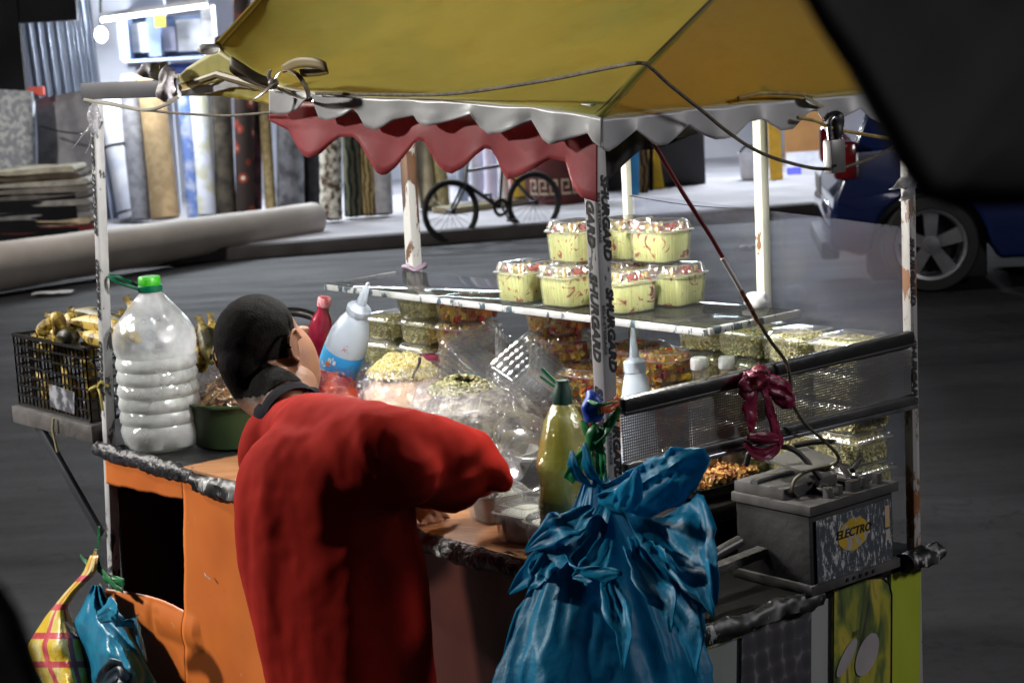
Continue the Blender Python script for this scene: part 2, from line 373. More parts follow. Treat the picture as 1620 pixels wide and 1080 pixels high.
RG = 'carpet rolls leaning against the shop front'
def roll(xt, yt, xb, yb, wpx, mat, label, Y=None, ties=(), group=RG, back=.28, bot=None):
    base = cp(xb, yb, z=.112); Yb = base.y
    if bot is not None: base = at(xb, yb, bot); Yb = bot; 
    top = at(xt, yt, Yb + back); r = wpx / 2 / FPX * Yb
    if bot is not None:
        d0 = (base - top); base = base + d0 * max(0, (base.z-.112)) / max(.05, -d0.z)
    ax = (top - base).normalized(); b2 = base + ax * r * .3
    q = ax.to_track_quat('Z', 'X').to_matrix(); Ln = (top - b2).length
    m = MB()
    def rf(th, i, rr, z): return rr * (1 + .035*math.sin(2*th+z*3+xt) + .03*noise.noise(Vector((math.cos(th)*2, math.sin(th)*2, z*3+xt))))
    sp = r*.55
    m.lathe([(r*.97, 0), (r, .02)] + [(r, Ln*k/8) for k in range(1, 8)] + [(r, Ln-.02), (r*.97, Ln), (r*.72, Ln), (r*.68, Ln-.05), (r*.3, Ln-.05), (r*.26, Ln-.01), (.004, Ln-.01)], b2, 28, rf, ax=q)
    g = 'carpet rolls leaning against the shop front' if group == RG else group
    if ties:
        t = thing('carpet_roll', label, 'carpet roll', b2, g); m.build('carpet', mat, t)
        for f in ties:
            mm = MB(); mm.lathe([(r*1.03, Ln*f-.012), (r*1.06, Ln*f), (r*1.03, Ln*f+.012)], b2, 24, ax=q, cap=False); mm.build('tie', M_tie, t)
    else: tag(m.build('carpet_roll', mat), label, 'carpet roll', g)
cm = carpet_mat
roll(205, 120, 222, 345, 34, cm('grey_felt', (.3, .3, .32), (.22, .22, .24)), 'plain grey carpet roll standing behind the white tied roll', bot=19.0)
roll(172, 150, 212, 352, 46, cm('white_back', (.75, .76, .8), (.6, .62, .7), scale=5), 'white carpet roll with two dark ties leaning beside the grey slab', ties=(.05, .58))
roll(238, 118, 262, 346, 44, cm('tan_pile', (.5, .36, .2), (.4, .28, .15), scale=10), 'tan brown carpet roll beside the thin blue one', bot=18.9)
roll(288, 120, 307, 336, 22, cm('blue_pile', (.14, .22, .5), (.4, .45, .6), scale=8), 'thin blue carpet roll between the tan roll and a pale one', bot=19.0)
roll(312, 120, 324, 334, 36, cm('pale_pile', (.62, .65, .75), (.5, .5, .38), scale=6), 'pale blue carpet roll with a faint yellow patch, right of the thin blue roll', bot=19.05)
roll(345, 60, 358, 328, 32, cm('umber_pile', (.07, .06, .045), (.035, .03, .025), scale=8), 'dark olive brown carpet roll left of the red flowered roll', bot=19.1)
roll(383, -30, 388, 326, 30, cm('flower_pile', (.03, .022, .02), (.16, .03, .02), 'vor', 7.5, (.45, .38, .28)), 'black and red carpet roll with a row of cream flowers', bot=19.05)
roll(405, 100, 406, 326, 16, cm('wine_pile', (.09, .04, .05), (.03, .02, .02), scale=8), 'thin blackish wine carpet roll right of the flowered roll', bot=19.2)
roll(415, 120, 428, 322, 18, cm('khaki_pile', (.32, .25, .13), (.22, .17, .08)), 'thin khaki carpet roll left of the grey mottled one', bot=19.1)
roll(458, 130, 460, 322, 44, cm('mottle_pile', (.12, .12, .13), (.05, .05, .055), scale=7), 'dark grey mottled carpet roll behind the end of the long pale roll', bot=19.1)
roll(492, 140, 494, 325, 26, cm('black_pile', (.02, .02, .022), (.012, .012, .014)), 'plain black carpet roll left of the white speckled one', bot=19.2)
roll(521, 140, 524, 352, 36, cm('speckle_pile', (.68, .66, .58), (.1, .07, .05), scale=16), 'white carpet roll with dark brown speckled pattern')
roll(553, 150, 560, 346, 30, cm('green_pile', (.035, .05, .035), (.2, .19, .13), 'wave', 5), 'blackish green patterned carpet roll right of the speckled roll')
roll(574, 150, 586, 344, 28, cm('lattice_pile', (.09, .065, .035), (.34, .26, .12), 'wave', 7), 'brown carpet roll with tan lattice beside the green roll')
roll(598, 150, 608, 343, 30, cm('silver_pile', (.42, .42, .43), (.33, .33, .35)), 'light grey carpet roll left of the rusty shelf post')
roll(648, 190, 652, 335, 22, cm('stone_pile', (.42, .4, .36), (.35, .33, .3)), 'stone grey carpet roll mostly hidden by the rusty shelf post')
roll(662, 190, 678, 332, 28, cm('cream_pile', (.6, .54, .38), (.5, .44, .3), scale=9), 'smooth cream carpet roll just right of the rusty shelf post')
roll(688, 200, 702, 330, 22, cm('straw_pile', (.42, .37, .2), (.3, .26, .13), scale=16), 'straw coloured textured carpet roll right of the cream roll')
roll(836, 230, 832, 322, 42, cm('mustard_pile', (.42, .28, .04), (.3, .2, .03), scale=6), 'mustard yellow carpet roll seen through the rear bicycle wheel', back=.2)
# dark red roll with greek key
base = cp(880, 322, z=.112)
t = thing('carpet_roll', 'fat dark red carpet roll with a cream Greek key border, behind the bicycle', 'carpet roll', base, RG)
m = MB(); rr = .30; m.lathe([(rr, 0), (rr*1.02, .3), (rr, .62), (rr*.8, .68), (.01, .7)], base+Vector((.02, .1, 0)), 36); m.build('carpet', PM('wine_red', (.1, .02, .02), .9, c2=(.06, .012, .014), scale=5), t)
m = MB(); mb = []
for k in range(5):
    for (x0, y0, x1, y1) in [(0, 0, 1, .14), (0, 0, .14, .9), (0, .78, .8, .92), (.68, .35, .82, .92), (.35, .35, .82, .49)]:
        def cyl(x, y):
            a = -2.55 + (k + x*.86) * .36; R = rr*1.035
            return base + Vector((.02 + R*math.cos(a), .1 + R*math.sin(a), .1 + y*.16))
        for j in range(3):
            xa, xb = lerp(x0, x1, j/3), lerp(x0, x1, (j+1)/3); m.add([cyl(xa, y0), cyl(xb, y0), cyl(xb, y1), cyl(xa, y1)], [(0, 1, 2, 3)])
m.build('key_border', PM('key_cream', (.5, .4, .3), .9), t, smooth=False)
# bright panels of hung goods between rolls and bicycle
for i, (x0, x1, c, lb) in enumerate([(724, 742, (.35, .4, .5), 'grey blue packed rug standing in the bright shop opening'), (744, 766, (.8, .8, .9), 'white wrapped rug standing in the bright shop opening'),
                        (768, 788, (.72, .68, .88), 'lilac wrapped rug standing in the bright shop opening'), (790, 806, (.8, .82, .9), 'slim white wrapped rug beside the lilac one'), (808, 818, (.6, .15, .06), 'narrow orange red rug roll behind the bicycle')]):
    b = cp((x0+x1)/2, 318, z=.112); r = (x1-x0)/2/FPX*b.y; m = MB()
    m.lathe([(r*.96, 0), (r, .02), (r*1.02, .6), (r, 1.3), (r*.9, 1.33), (.005, 1.33)], b, 20, lambda th, i_, q, z: q*(1+.06*math.sin(3*th+i_)))
    tag(m.build('wrapped_rug', PM('rug_wrap', c, .5, c2=tuple(q*.8 for q in c), scale=6)), lb, 'rug', 'wrapped rugs in the shop opening')
m = MB(); a = cp(700, 338, z=.112); b = cp(820, 322, z=.112); m.bar(a+ZD*.03, b+ZD*.03, .3, .05)
tag(m.build('floor_plank', PM('plank_tan', (.35, .3, .18), .8)), 'low pale plank on the pavement in front of the wrapped rugs', 'plank')
# right of the near post
def board(x0, x1, yt, yb, mat, name, lb, cat, lean=.12, th=.05, dxt=0):
    a = cp(x0, yb, z=.112); b = cp(x1, yb + (x0-x1)*.06, z=.112); b.z = .112; tp = at(x0+dxt, yt, a.y+lean); h = tp.z - .112
    o = Vector((tp.x - a.x, lean, h)); th_ = Vector((0, th, 0)); m = MB()
    V = [a, b, b+o, a+o]; m.add(V+[p+th_ for p in V], [(0, 1, 2, 3), (7, 6, 5, 4), (0, 4, 5, 1), (1, 5, 6, 2), (2, 6, 7, 3), (3, 7, 4, 0)])
    return tag(m.build(name, mat, smooth=False, bevel=.008), lb, cat)
board(986, 1011, 180, 310, PM('board_blue', (.02, .2, .45), .5), 'folded_rug', 'bright blue folded rug standing right of the taped near post', 'rug')
board(1012, 1026, 180, 306, cm('scroll_pile', (.07, .035, .02), (.25, .16, .06), 'wave', 6), 'folded_rug', 'narrow brown scrolled rug right of the blue one', 'rug')
board(1027, 1034, 180, 302, M_dark, 'folded_rug', 'black rug edge between the brown rug and the yellow board', 'rug')
board(1034, 1051, 180, 300, PM('board_yellow', (.8, .5, .02), .6), 'yellow_board', 'yellow board leaning against the grey shop wall', 'board', dxt=-18)
board(1219, 1239, 150, 285, PM('board_amber', (.85, .5, .05), .6), 'amber_board', 'tall amber board standing behind the white bin', 'board', dxt=-6)
board(1242, 1312, 150, 262, PM('board_orange', (.5, .24, .08), .7, scale=3), 'orange_board', 'wide orange brown board at the right end of the shop opening', 'board')
board(1244, 1330, 242, 268, PM('low_white', (.6, .6, .68), .6), 'low_box', 'low white box in front of the orange board', 'box')
board(1246, 1268, 266, 277, PM('low_blue', (.06, .06, .7), .6), 'blue_packet', 'small royal blue packet on the pavement', 'packet')
# bin
b = cp(1192, 284, z=.112); t = thing('plastic_bin', 'white plastic bin standing on the bright pavement', 'bin', b)
m = MB(); m.lathe([(.11, 0), (.115, .01), (.145, .26), (.155, .265), (.155, .28), (.14, .28), (.13, .02), (.01, .02)], b, 28); m.build('tub', PM('bin_white', (.6, .6, .65), .5), t)
m = MB(); m.tube([b+Vector((-.13, 0, .28)), b+Vector((-.08, 0, .34)), b+Vector((.05, 0, .35)), b+Vector((.12, 0, .28))], .012); m.build('handle', M_dark, t)
# grey carpet slabs + folded pile + big roll on the left
def slab(x0, x1, yt0, yt1, yb, Y, th, mat, name, lb, cat):
    p = [at(x0, yb, Y), at(x1, yb, Y), at(x1, yt1, Y+.12), at(x0, yt0, Y+.12)]; p[0].z = p[1].z = .112
    m = MB(); nx = 10
    def fn(s, t):
        q = lerp(lerp(p[0], p[1], s), lerp(p[3], p[2], s), t); return q + Vector((0, -.03*noise.noise(q*2.2), 0))
    m.grid(nx, nx, fn); return tag(m.build(name, mat, solid=th), lb, cat)
o = slab(-60, 52, 138, 146, 330, 17.6, .14, carpet_mat('slab_speckle', (.48, .5, .52), (.25, .27, .3), scale=22), 'carpet_slab', 'pale speckled folded carpet slab under clear plastic at the left edge', 'carpet')
o = slab(60, 148, 158, 140, 330, 17.9, .12, carpet_mat('slab_grey', (.27, .27, .29), (.17, .17, .19), scale=5), 'carpet_slab', 'mottled grey folded carpet slab with a string, behind the leaning white post', 'carpet')
tag(wbox(45, 137, 68, 152, 17.8, .06, 'red_packet', PM('packet_red', (.7, .09, .06), .5), None), 'small red packet lying on top of the grey carpet slabs', 'packet')
# folded pile
pb = at(62, 372, 17.0); t = thing('folded_carpet_pile', 'tall pile of folded carpets with grey backs and one red layer near the bottom', 'carpet pile', (pb.x, pb.y, .6), None)
cols = [(.14, .03, .03), (.5, .4, .28), (.2, .2, .2), (.13, .12, .12), (.3, .29, .27), (.15, .14, .13), (.22, .2, .18), (.4, .38, .33), (.1, .08, .06), (.45, .42, .33)]
for k, c in enumerate(cols):
    y0 = 368 - k*10.2; y1 = y0 - 9.5
    def fn(s, th, k=k, y0=y0, y1=y1):
        # layer: rounded fold at the right end
        pm = at(0, (y0+y1)/2, 17.0); h = (at(0, y1, 17).z - at(0, y0, 17).z)/2
        xr = at(128 - 7*abs(math.sin(k*1.7)) - max(0, k-7)*11, 0, 17).x; xl = at(-60, 0, 17).x
        a = th*2*math.pi; zz = math.sin(a); cx = math.cos(a)
        Yd = 16.75 + s*.5
        if cx >= 0: x = xr - h + h*cx
        else: x = lerp(xl, xr, 1 + cx*.98)
        return Vector((x, Yd + .02*noise.noise(Vector((k, s*3, th*3))), pm.z - .012*(x+4.3)*0 + h*zz*.97 + .018*noise.noise(Vector((x*3, s*2, k)))))
    m = MB(); m.grid(6, 30, fn, closed=True)
    n = len(m.v); m.f.append(tuple(range(30))[::-1]); m.m.append(0); m.f.append(tuple(range(n-30, n))); m.m.append(0)
    m.build('folded_carpet', PM('fold_%d' % k, c, .9, c2=tuple(q*.6 for q in c), scale=9, spec=.1), t)
m = MB(); m.box((pb.x-.1, 17.05, .36), (.5, .3, .245)); m.build('pallet', M_dark, t)
# long pale roll, lying, coming towards the viewer at the left
m = MB(); e1 = at(500, 346, 17.3); r1 = 25.5/FPX*17.3; e0 = at(-120, 440, 14.4); r0 = 43/FPX*14.4
ax = (e1-e0).normalized(); q = ax.to_track_quat('Z', 'X').to_matrix(); Ln = (e1-e0).length
prof = [(.01, 0), (r0, 0)] + [(lerp(r0, r1, k/16), Ln*k/16) for k in range(1, 16)] + [(r1*1.02, Ln-.02), (r1*.98, Ln), (r1*.7, Ln), (r1*.68, Ln-.06), (r1*.25, Ln-.06), (r1*.2, Ln), (.005, Ln)]
m.lathe(prof, e0, 40, lambda th, i, r, z: r*(1+.04*noise.noise(Vector((z*1.4, th, 0)))+.012*math.sin(z*9)), ax=q)
tag(m.build('carpet_roll', PM('long_pale', (.62, .56, .50), .7, c2=(.50, .45, .40), scale=2.5, bump=.25, bscale=6)), 'very long pale grey carpet roll lying along the kerb', 'carpet roll')
# string on the grey slab
m = MB(); m.tube(crv([at(64, 200, 17.7), at(95, 208, 17.65), at(130, 212, 17.6)]), .008); tag(m.build('string', M_tie), 'thin dark string round the mottled grey slab', 'string')

# ---------------------------------------------------------------- bicycle
def bicycle():
    A = cp(716, 384, z=0); B = cp(848, 374, z=0); B.y = A.y + .38; B.z = 0
    d = Vector((B.x-A.x, B.y-A.y, 0)); wb = d.length; d.normalize(); nrm = Vector((-d.y, d.x, 0))
    t = thing('bicycle', 'black bicycle standing along the kerb in front of the rugs', 'bicycle', (A+B)/2)
    Rw = .272; M_t = PM('tyre_rubber', (.015, .015, .016), .7); M_f = PM('frame_black', (.02, .02, .025), .3, spec=.6); M_s = PM('spoke_steel', (.35, .35, .36), .4, .9)
    for c0 in (A, B):
        c = c0 + ZD*Rw
        m = MB(); m.tube([c + (d*math.cos(a)+ZD*math.sin(a))*(Rw-.02) for a in [2*math.pi*k/48 for k in range(49)]], .021, 8, cap=False); wh = m.build('wheel', M_t, t)
        m = MB(); m.tube([c + (d*math.cos(a)+ZD*math.sin(a))*(Rw-.045) for a in [2*math.pi*k/48 for k in range(49)]], .009, 6, cap=False); m.build('rim', PM('rim_dark', (.06, .06, .06), .4, .6), wh)
        m = MB()
        for k in range(20):
            a = 2*math.pi*k/20; m.tube([c + nrm*.02*(-1)**k, c + (d*math.cos(a)+ZD*math.sin(a))*(Rw-.045)], .0022, 4)
        m.build('spokes', M_s, wh)
        m = MB(); m.tube([c-nrm*.05, c+nrm*.05], .022, 10); m.build('hub', M_f, wh)
    P = lambda a, z, n=0: A + d*a + ZD*z + nrm*n
    bb = P(wb*.58, .26); hd = P(.17, .60); hdb = P(.145, .50); st = P(wb*.66, .60)
    m = MB()
    for a, b, r in [(hd+ZD*.0, st+ZD*.02, .014), (hdb, bb, .018), (bb, st+ZD*.1, .014), (hd+(hd-hdb), hdb, .017)]: m.tube([a, b], r, 8)
    for s in (-.03, .03):
        m.tube([bb+nrm*s*.5, P(wb, Rw, s)], .009, 6); m.tube([st+nrm*s*.3, P(wb, Rw, s)], .008, 6)
    m.build('frame', M_f, t)
    m = MB()
    for s in (-.035, .035): m.tube(crv([hdb, P(.13, .46, s), P(.03, .30, s), P(0, Rw, s)], 4), .011, 6)
    m.build('fork', M_f, t)
    m = MB(); m.tube(crv([P(.12, .74, -.24), P(.17, .75, -.1), P(.2, .73, 0), P(.17, .75, .1), P(.12, .74, .24)]), .012, 8); m.tube([hd, P(.2, .73)], .014); m.build('handlebar', M_f, t)
    m = MB(); s0 = P(wb*.68, .74); m.grid(8, 8, lambda s, q: s0 + d*((s-.4)*.24) + nrm*((q-.5)*(.04+.1*s)) + ZD*(.03-.05*(2*q-1)**2), ); m.build('saddle', M_t, t, solid=.02)
    m = MB(); m.tube([st, s0], .012); m.build('seat_post', M_s, t)
    m = MB(); m.lathe([(.075, -.004), (.08, 0), (.075, .004), (.05, .004), (.05, -.004)], bb-nrm*.03, 28, lambda th, i, r, z: r*(1+.04*math.sin(th*24)), ax=Matrix((d, ZD, nrm)).transposed(), cap=False); m.build('chainring', M_f, t)
    for s in (1, -1):
        m = MB(); cr = bb - nrm*.05*s; e = cr + (d*.5-ZD*.86)*.13*s; m.tube([cr, e], .01); c_ = m.build('crank', M_f, t)
        m = MB(); m.box(e-nrm*.05*s, (.035, .04, .01), d, nrm); m.build('pedal', M_f, c_)
bicycle()

# ---------------------------------------------------------------- parked car
def car():
    W0 = cp(1476, 464, z=0); ca = R_(-6); fx = Vector((math.cos(ca), math.sin(ca), 0)); nx = Vector((-math.sin(ca), math.cos(ca), 0))
    O = W0 - fx*.62 + nx*.04      # rear end, near side, ground
    t = thing('parked_car', 'dark blue car parked at the right, cut by the frame and the dark tarpaulin', 'car', O)
    M_p = PM('paint_navy', (.005, .014, .075), .18, c2=(.004, .011, .06), scale=1, coat=1, spec=.6); M_g = PM('car_glass', (.008, .009, .012), .05); M_t = PM('car_tyre', (.014, .014, .014), .8)
    M_al = PM('alloy', (.28, .28, .3), .35, .8); M_bl = PM('trim_black', (.012, .012, .013), .6)
    def P(a, b, z): return O + fx*a + nx*b + ZD*z
    # side profile (length a, z) lower body and cabin
    Lr = 3.9; Wd = 1.66
    low = [(0.03, .30), (.0, .48), (.02, .62), (.10, .80), (.13, .93), (1.2, .98), (2.5, .93), (2.9, .88), (3.7, .74), (3.88, .6), (3.9, .34), (3.84, .22)]
    def arch(cx, r, n=12): return [(cx + r*math.cos(a), .30 + r*math.sin(a)) for a in [math.pi*k/n for k in range(n+1)]]
    bottom = [(3.55, .2)] + arch(3.15, .36) + [(2.76, .19), (1.05, .19)] + arch(.62, .36) + [(.2, .24)]
    prof = low + bottom
    m = MB(); ins = lambda z: .035*max(0, (abs(z-.55)-.1))/.4
    def side(b, s): return [P(a, b + s*ins(z)*2.2, z) for a, z in prof]
    L_, R2 = side(0, 1), side(Wd, -1); n = len(prof); tr = tessellate_polygon([[Vector((a, z, 0)) for a, z in prof]])
    m.add(L_ + R2, [tuple(x) for x in tr] + [tuple(i+n for i in x[::-1]) for x in tr] + [(i, (i+1) % n, (i+1) % n+n, i+n) for i in range(n)])
    m.build('body', M_p, t, bevel=.03, fix=True)
    cab = [(.14, .92), (.34, 1.36), (.6, 1.44), (1.6, 1.46), (2.0, 1.38), (2.75, .93)]
    m = MB(); n = len(cab)
    f = lambda a, z: .05 + .16*(z-.92)/.5
    A_ = [P(a, f(a, z), z) for a, z in cab]; B_ = [P(a, Wd-f(a, z), z) for a, z in cab]
    tr = tessellate_polygon([[Vector((a, z, 0)) for a, z in cab]])
    m.add(A_+B_, [tuple(x) for x in tr] + [tuple(i+n for i in x[::-1]) for x in tr] + [(i, (i+1) % n, (i+1) % n+n, i+n) for i in range(n)]); m.build('cabin', M_p, t, bevel=.03, fix=True)
    m = MB()
    for (pts) in [[(.42, .97), (.52, 1.34), (1.2, 1.38), (1.2, .97)], [(1.27, .97), (1.27, 1.38), (1.9, 1.33), (2.5, .97)]]:
        m.poly([P(a, f(a, z)-.006, z) for a, z in pts], nx*.004)
    m.poly([P(.2, .14, 1.0)-fx*.015, P(.2, Wd-.14, 1.0)-fx*.015, P(.345, Wd-.22, 1.32)-fx*.02, P(.345, .22, 1.32)-fx*.02], -fx*.004)
    m.build('window', M_g, t, smooth=False)
    m = MB(); m.box(P(.07, Wd/2, .42), (.09, Wd/2-.01, .14), fx, nx, b=.05); m.build('rear_bumper', M_p, t)
    m = MB(); m.box(P(.0, Wd/2, .27), (.06, Wd/2-.2, .06), fx, nx, b=.02); m.build('bumper_trim', M_bl, t)
    for b in (.17, Wd-.17):
        m = MB(); m.box(P(.10, b - (.08 if b < 1 else -.08), .86), (.075, .09, .12), fx, nx, b=.025); m.build('tail_light', PM('lens_red', (.22, .005, .012), .15, c2=(.12, .003, .006), coat=1), t)
    m = MB(); m.box(P(-.03, Wd/2, .66), (.006, .26, .06), fx, nx, b=.003); m.build('number_plate', PM('plate_white', (.25, .25, .25), .5), t)
    for (a, b) in [(.62, 0), (.62, Wd), (3.15, 0), (3.15, Wd)]:
        s = -1 if b == 0 else 1; c = P(a, b - s*.09, .305); fr = Matrix((fx, ZD, nx*s)).transposed()
        m = MB(); m.lathe([(.2, -.1), (.29, -.1), (.305, -.06), (.306, .06), (.29, .095), (.235, .1), (.225, .08)], c, 40, ax=fr, cap=False); w_ = m.build('wheel', M_t, t)
        m = MB(); m.lathe([(.232, .085), (.225, .1), (.205, .095), (.2, -.05), (.01, -.05)], c, 40, ax=fr, cap=False, mi=0)
        m.build('rim', M_al, w_)
        m = MB()
        for k in range(5):
            a0 = 2*math.pi*k/5+.3; e = Vector((math.cos(a0), math.sin(a0), 0)); si = Vector((-e.y, e.x, 0))
            V = [e*.03-si*.034, e*.21-si*.05, e*.21+si*.05, e*.03+si*.034]; V2 = [q+Vector((0, 0, .075)) for q in V]; V3 = [q+Vector((0, 0, .03)) for q in V]
            m.add([c+fr@q for q in V2+V3], [(0, 1, 2, 3), (0, 4, 5, 1), (3, 2, 6, 7)])
        m.lathe([(.055, .03), (.055, .085), (.01, .09)], c, 16, ax=fr); m.build('spokes', M_al, w_)
        m = MB(); m.lathe([(.19, -.045), (.01, -.045)], c, 24, ax=fr); m.build('brake_disc', M_bl, w_)
        m = MB(); m.lathe([(.352, -.02), (.36, .0), (.352, .0)], P(a, b - s*.1, .30), 32, ax=fr, cap=False)
    m = MB(); m.box(P(.62, .34, .4), (.37, .2, .34), fx, nx, b=.03); m.build('wheel_well', M_bl, t); m = MB(); m.box(P(3.15, .34, .4), (.37, .2, .34), fx, nx, b=.03); m.build('wheel_well', M_bl, t)
    m = MB(); m.box(P(1.6, .08, .8), (.08, .015, .015), fx, nx, b=.006); m.build('door_handle', M_p, t)
car()
# ================================================================= food cart
cart = thing('food_cart', 'street food cart with yellow canopy, taped white posts and orange side panel', 'food cart', C(.9, .43, 0))
def chip_mat(name, c=(.62, .62, .6), rust=(.25, .1, .03), dark=(.03, .028, .025), amt=.60, scale=16):
    m, t, b = newmat(name); L = t.links.new; tc = N(t, 'ShaderNodeTexCoord'); mp = N(t, 'ShaderNodeMapping'); mp.inputs['Scale'].default_value = (1, 1, .45)
    L(tc.outputs['Object'], mp.inputs[0])
    n1 = N(t, 'ShaderNodeTexNoise', Scale=scale, Detail=8, Roughness=.65); L(mp.outputs[0], n1.inputs['Vector'])
    n2 = N(t, 'ShaderNodeTexNoise', Scale=scale*.4, Detail=5); L(mp.outputs[0], n2.inputs['Vector'])
    r0 = ramp(t, [(.35, tuple(q*.72 for q in c)), (.65, c)]); L(n2.outputs['Fac'], r0.inputs[0])
    r1 = N(t, 'ShaderNodeValToRGB'); e = r1.color_ramp.elements; e[0].position = amt; e[1].position = amt+.02; L(n1.outputs['Fac'], r1.inputs[0])
    rd = ramp(t, [(.4, dark), (.7, rust)]); L(n2.outputs['Fac'], rd.inputs[0])
    mx = N(t, 'ShaderNodeMixRGB'); L(r1.outputs[0], mx.inputs[0]); L(r0.outputs[0], mx.inputs[1]); L(rd.outputs[0], mx.inputs[2]); L(mx.outputs[0], b.inputs['Base Color'])
    b.inputs['Roughness'].default_value = .45
    bp = N(t, 'ShaderNodeBump', Strength=.5, Distance=.002, invert=True); L(r1.outputs[0], bp.inputs['Height']); L(bp.outputs[0], b.inputs['Normal']); return m
M_post = chip_mat('chipped_white_paint'); M_postr = chip_mat('rusty_white_paint', amt=.52, scale=11)
M_postg = chip_mat('worn_grey_paint', (.36, .35, .34), amt=.55, scale=20); M_postc = chip_mat('cream_paint', (.55, .56, .46), amt=.62, scale=14)
M_tape = chip_mat('printed_tape_grey', (.36, .36, .37), (.06, .05, .05), (.02, .02, .02), .63, 34)
M_tapew = chip_mat('printed_tape_white', (.54, .54, .55), (.06, .05, .05), (.05, .05, .05), .58, 34)
M_ink = PM('tape_ink', (.012, .012, .016), .5); M_black = PM('black_plastic', (.014, .014, .015), .35, c2=(.01, .01, .011), bump=.2)
M_steel = PM('dark_steel', (.09, .09, .095), .4, .6, c2=(.05, .05, .05), scale=10, bump=.15)
M_chrome = PM('chromed_steel', (.55, .56, .6), .22, .9, c2=(.3, .3, .33), scale=12)
M_gun = PM('grey_angle_iron', (.12, .11, .11), .6, .2, c2=(.07, .065, .06), scale=9, bump=.3)
M_wrap = PM('crumpled_black_wrap', (.03, .03, .034), .28, c2=(.008, .008, .009), scale=14, bump=1, bscale=45)
M_patch = chip_mat('wrap_torn_white', (.014, .014, .016), (.28, .28, .28), (.36, .36, .36), .58, 22)
S1 = Vector((0, 0, 0))
def post(pb, pt, mat, wdt=.034):
    m = MB(); m.bar(pb, pt, wdt, wdt, up=UD, bev=.0025); return m.build('post', mat, cart)
p1 = post(C(.015, .015, .08), C(.015, .015, 1.70), M_tape, .030)
p2b, p2t = C(1.985, .013, .1), C(1.812, .013, 1.735)
p2 = post(p2b, p2t, M_tapew, .025)
p3 = post(C(.012, .858, .1), C(.012, .874, 1.70), M_postg, .022)
post(C(1.675, .835, .1), C(1.655, .835, 1.72), M_postr, .032)
post(C(.82, .84, .1), C(.815, .84, 1.70), M_postc, .018); post(C(.405, .84, .1), C(.385, .84, 1.70), M_postc, .024)
# printed tape lettering
def tape(par, base, X, Yv, nrm, items):
    """X text direction, Yv text up, nrm outward"""
    fr = Matrix((X, Yv, nrm)).transposed().to_4x4()
    for (txt, size, a, b, off, sh, sx) in items:
        M4 = Matrix.Translation(base + X*a + Yv*b + nrm*.0012) @ fr; MB().text(txt, size, M4, offset=off, shear=sh, sx=sx).build('tape_print', M_ink, par, smooth=False)
dn = -ZD
# near post: left face (normal -VD) and right face (normal -UD)
L1 = [('SHURGARD', .0235, a, -.001, .0011, .3, 1.28) for a in (.0, .205, .41, .76)]
tape(p1, C(.016, 0, 1.53), dn, -UD, -VD, L1)
R1 = [('SHURGARD', .022, a, .006, .0011, .3, 1.3) for a in (.0, .20, .40, .70)] + [('SELF-STORAGE', .0085, a, -.009, .0002, 0, 1.6) for a in (.0, .20, .40, .70)]
tape(p1, C(0, .016, 1.50), dn, VD, -UD, R1)
ax2 = (p2t - p2b).normalized(); fx2 = (UD - ax2*UD.dot(ax2)).normalized()
base2 = p2b + ax2*((1.53-.1)/ax2.z) - VD*.0130
tape(p2, base2, ax2, fx2, -VD, [('SHURGARD', .020, a, .0, .0011, .3, 1.45) for a in (.10, -.075, -.29, -.50)])
tape(p3, C(.0, .864, 1.30), dn, VD, -UD, [('SHURGARD', .019, a, .0, .0009, .3, 1.4) for a in (.0, .21)])
# ------------- counter
m = MB(); m.box(C(1.08, .43, .815), (.83, .425, .018), UD, VD, b=.004); m.build('counter_top', M_black, cart)
m = MB(); m.box(C(1.37, .075, .8395), (.13, .085, .0045), UD, VD, b=.002); m.build('counter_board', PM('plywood_pale', (.36, .17, .07), .6, c2=(.26, .11, .04), scale=6, stretch=(1, 6, 1)), cart)
m = MB(); m.box(C(.42, .12, .8395), (.34, .135, .0045), UD, VD, b=.002); m.build('counter_board', PM('plywood_orange', (.34, .15, .06), .5, c2=(.2, .08, .03), scale=6, stretch=(1, 6, 1), bump=.2), cart)
def lip(a, b, r, mat, name, sd, flat=.75, n=90, amp=.45):
    m = MB(); a = Vector(a); b = Vector(b); d = (b-a).normalized(); x = d.cross(ZD).normalized()
    def fn(s, t):
        p = a + (b-a)*s; th = t*2*math.pi
        k = noise.noise(Vector((s*(b-a).length*14+sd, math.cos(th)*1.3, math.sin(th)*1.3))); k2 = noise.noise(Vector((s*(b-a).length*45+sd, math.cos(th)*3, math.sin(th)*3)))
        e = min(1, min(s, 1-s)*n/2+.05)
        rr = r*(1+amp*k+amp*.5*k2)*e
        return p + x*math.cos(th)*rr*flat + ZD*math.sin(th)*rr + ZD*.006*noise.noise(Vector((s*5+sd, 0, 0)))
    m.grid(n*2, 14, fn, closed=True); return m.build(name, mat, cart, ang=60)
lip(C(1.95, -.008, .826), C(1.45, -.008, .826), .02, PM('wrap_grey_shine', (.035, .035, .045), .42, c2=(.015, .015, .018), scale=9, bump=.9, bscale=50), 'counter_edge', 3)
lip(C(1.45, -.012, .815), C(1.2, -.012, .815), .024, M_patch, 'counter_edge', 9)
lip(C(1.2, -.01, .822), C(.06, -.01, .822), .023, M_wrap, 'counter_edge', 15)
